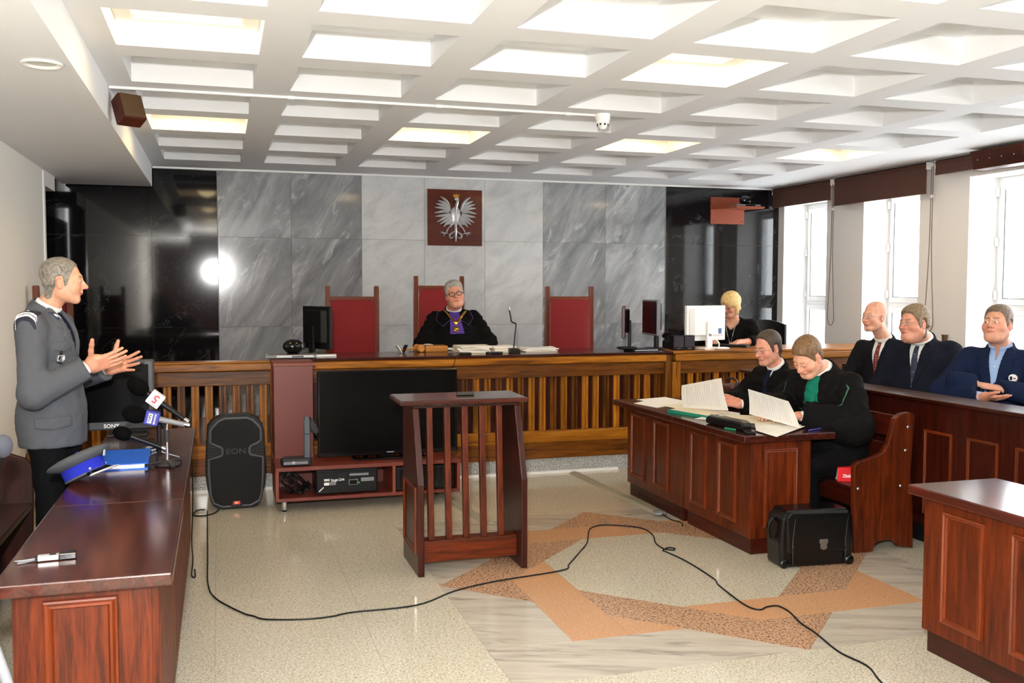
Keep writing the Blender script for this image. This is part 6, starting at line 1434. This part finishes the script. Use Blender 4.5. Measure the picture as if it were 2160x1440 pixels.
o = MB().box(-.045, .045, -.006, .006, .0008, .011).build('marker_pen', plain('green_pen', (30, 120, 84), .4), bevel=.003); o.location = (3.02, 5.24, DT); o.rotation_euler = (0, 0, 1.9); tag(o, 'green pen by the black pouch on the near desk', 'pen')
o = MB().tube([(-.07, 0, .006), (.06, 0, .006)], .005, 8).build('ballpoint_pen', plain('blue_pen', (40, 44, 130), .3), smooth=True); o.location = (3.52, 5.08, DT); o.rotation_euler = (0, 0, .4); tag(o, 'blue pen at the right corner of the near desk', 'pen')
T = thing('law_book', 'thick red law book on the pew seat beside the near lawyer', 'book', (3.735, 5.14, .40), D_(-24))
MB().box(0, .17, .006, .13, .0008, .006).box(0, .17, .006, .13, .084, .09).box(0, .17, 0, .007, .0008, .09).build('cover', plain('book_red', (206, 26, 32), .4), T, bevel=.001); MB().box(.003, .166, .007, .126, .006, .084).build('pages', M['paper'], T)
text('Zbiór k', .027, M['white'], T, frame_to((.03, -.0005, .036), (1, 0, 0), (0, 0, 1)), bold=.0008, align='LEFT')
T = thing('leather_bag', 'brown leather bag standing on the pew behind the far desk', 'bag', (3.86, 6.68, .40), 0)
MB().prism([(-.17, .002), (.17, .002), (.185, .3), (.15, .43), (.06, .47), (-.08, .47), (-.16, .42), (-.185, .28)], -.07, .07, 'x').build('body', plain('bag_brown', (74, 34, 30), .4, noise=.2, bump=.2), T, bevel=.025)
MB().tube(spline([(0, -.08, .46), (0, -.07, .50), (0, .0, .515), (0, .07, .50), (0, .08, .46)], 5), .01, 8).build('handle', plain('bag_dark', (48, 22, 20), .4), T, smooth=True)
sheetobj('loose_sheet', 'white papers lying on the pew ledge beyond the lawyers', fl_((4.33, 6.62, .9415), (4.43, 6.66, .9415), (4.43, 6.40, .9415), (4.31, 6.36, .9415)))
# ---- briefcase
T = thing('briefcase', 'black leather briefcase with silver lock standing on the floor by the desk', 'briefcase', (3.33, 4.84, 0), D_(-4))
lb_ = plain('glossy_black_leather', (7, 7, 8), .26, noise=.2, bump=.2, bscale=60, spec=.4)
MB().prism([(-.235, 0), (.225, 0), (.235, .15), (.225, .29), (.20, .315), (-.2, .325), (-.235, .29), (-.245, .15)], -.095, .08, 'y').build('body', lb_, T, bevel=.02)
MB().prism([(-.205, .09), (.195, .085), (.21, .3), (.185, .325), (-.185, .335), (-.215, .3)], -.112, -.085, 'y').build('front_flap', lb_, T, bevel=.015)
MB().box(-.2, .19, -.09, .075, .318, .336).build('top_flap', lb_, T, bevel=.012)
lk = MB().prism([(-.026, .02), (.026, .02), (.026, .045), (-.026, .045)], -.12, -.110, 'y').xf(Matrix.Translation((.025, 0, .12))).build('lock', M['steel'], T, bevel=.003); MB().prism([(-.02, -.01), (0, -.018), (.02, -.01), (.02, .018), (-.02, .018)], -.119, -.110, 'y').xf(Matrix.Translation((.025, 0, .12))).build('lock_tongue', M['steel'], lk, bevel=.002)
for x in (-.215, .205): MB().ell((x, -.098, .028), (.03, .012, .028), 12, 8).build('corner_guard', lb_, T, smooth=True)
for x in (-.165, .175): MB().tube([(x, -.1, .02), (x-.008, -.114, .17), (x+.01, -.108, .3)], .004, 6).build('seam', lb_, T, smooth=True)
MB().tube(spline([(-.245, -.01, .28), (-.27, -.01, .25), (-.275, -.01, .2), (-.262, -.01, .16)], 5), .011, 8).build('handle', lb_, T, smooth=True)

o = MB().prism([(-.055, -.03), (.05, -.035), (.06, .03), (-.045, .035)], .0005, .012).build('lectern_pad', plain('dark_green_pad', (38, 40, 34), .6), bevel=.003); o.location = (1.39, 5.5, .987); tag(o, 'small dark pad lying on the lectern top', 'pad')
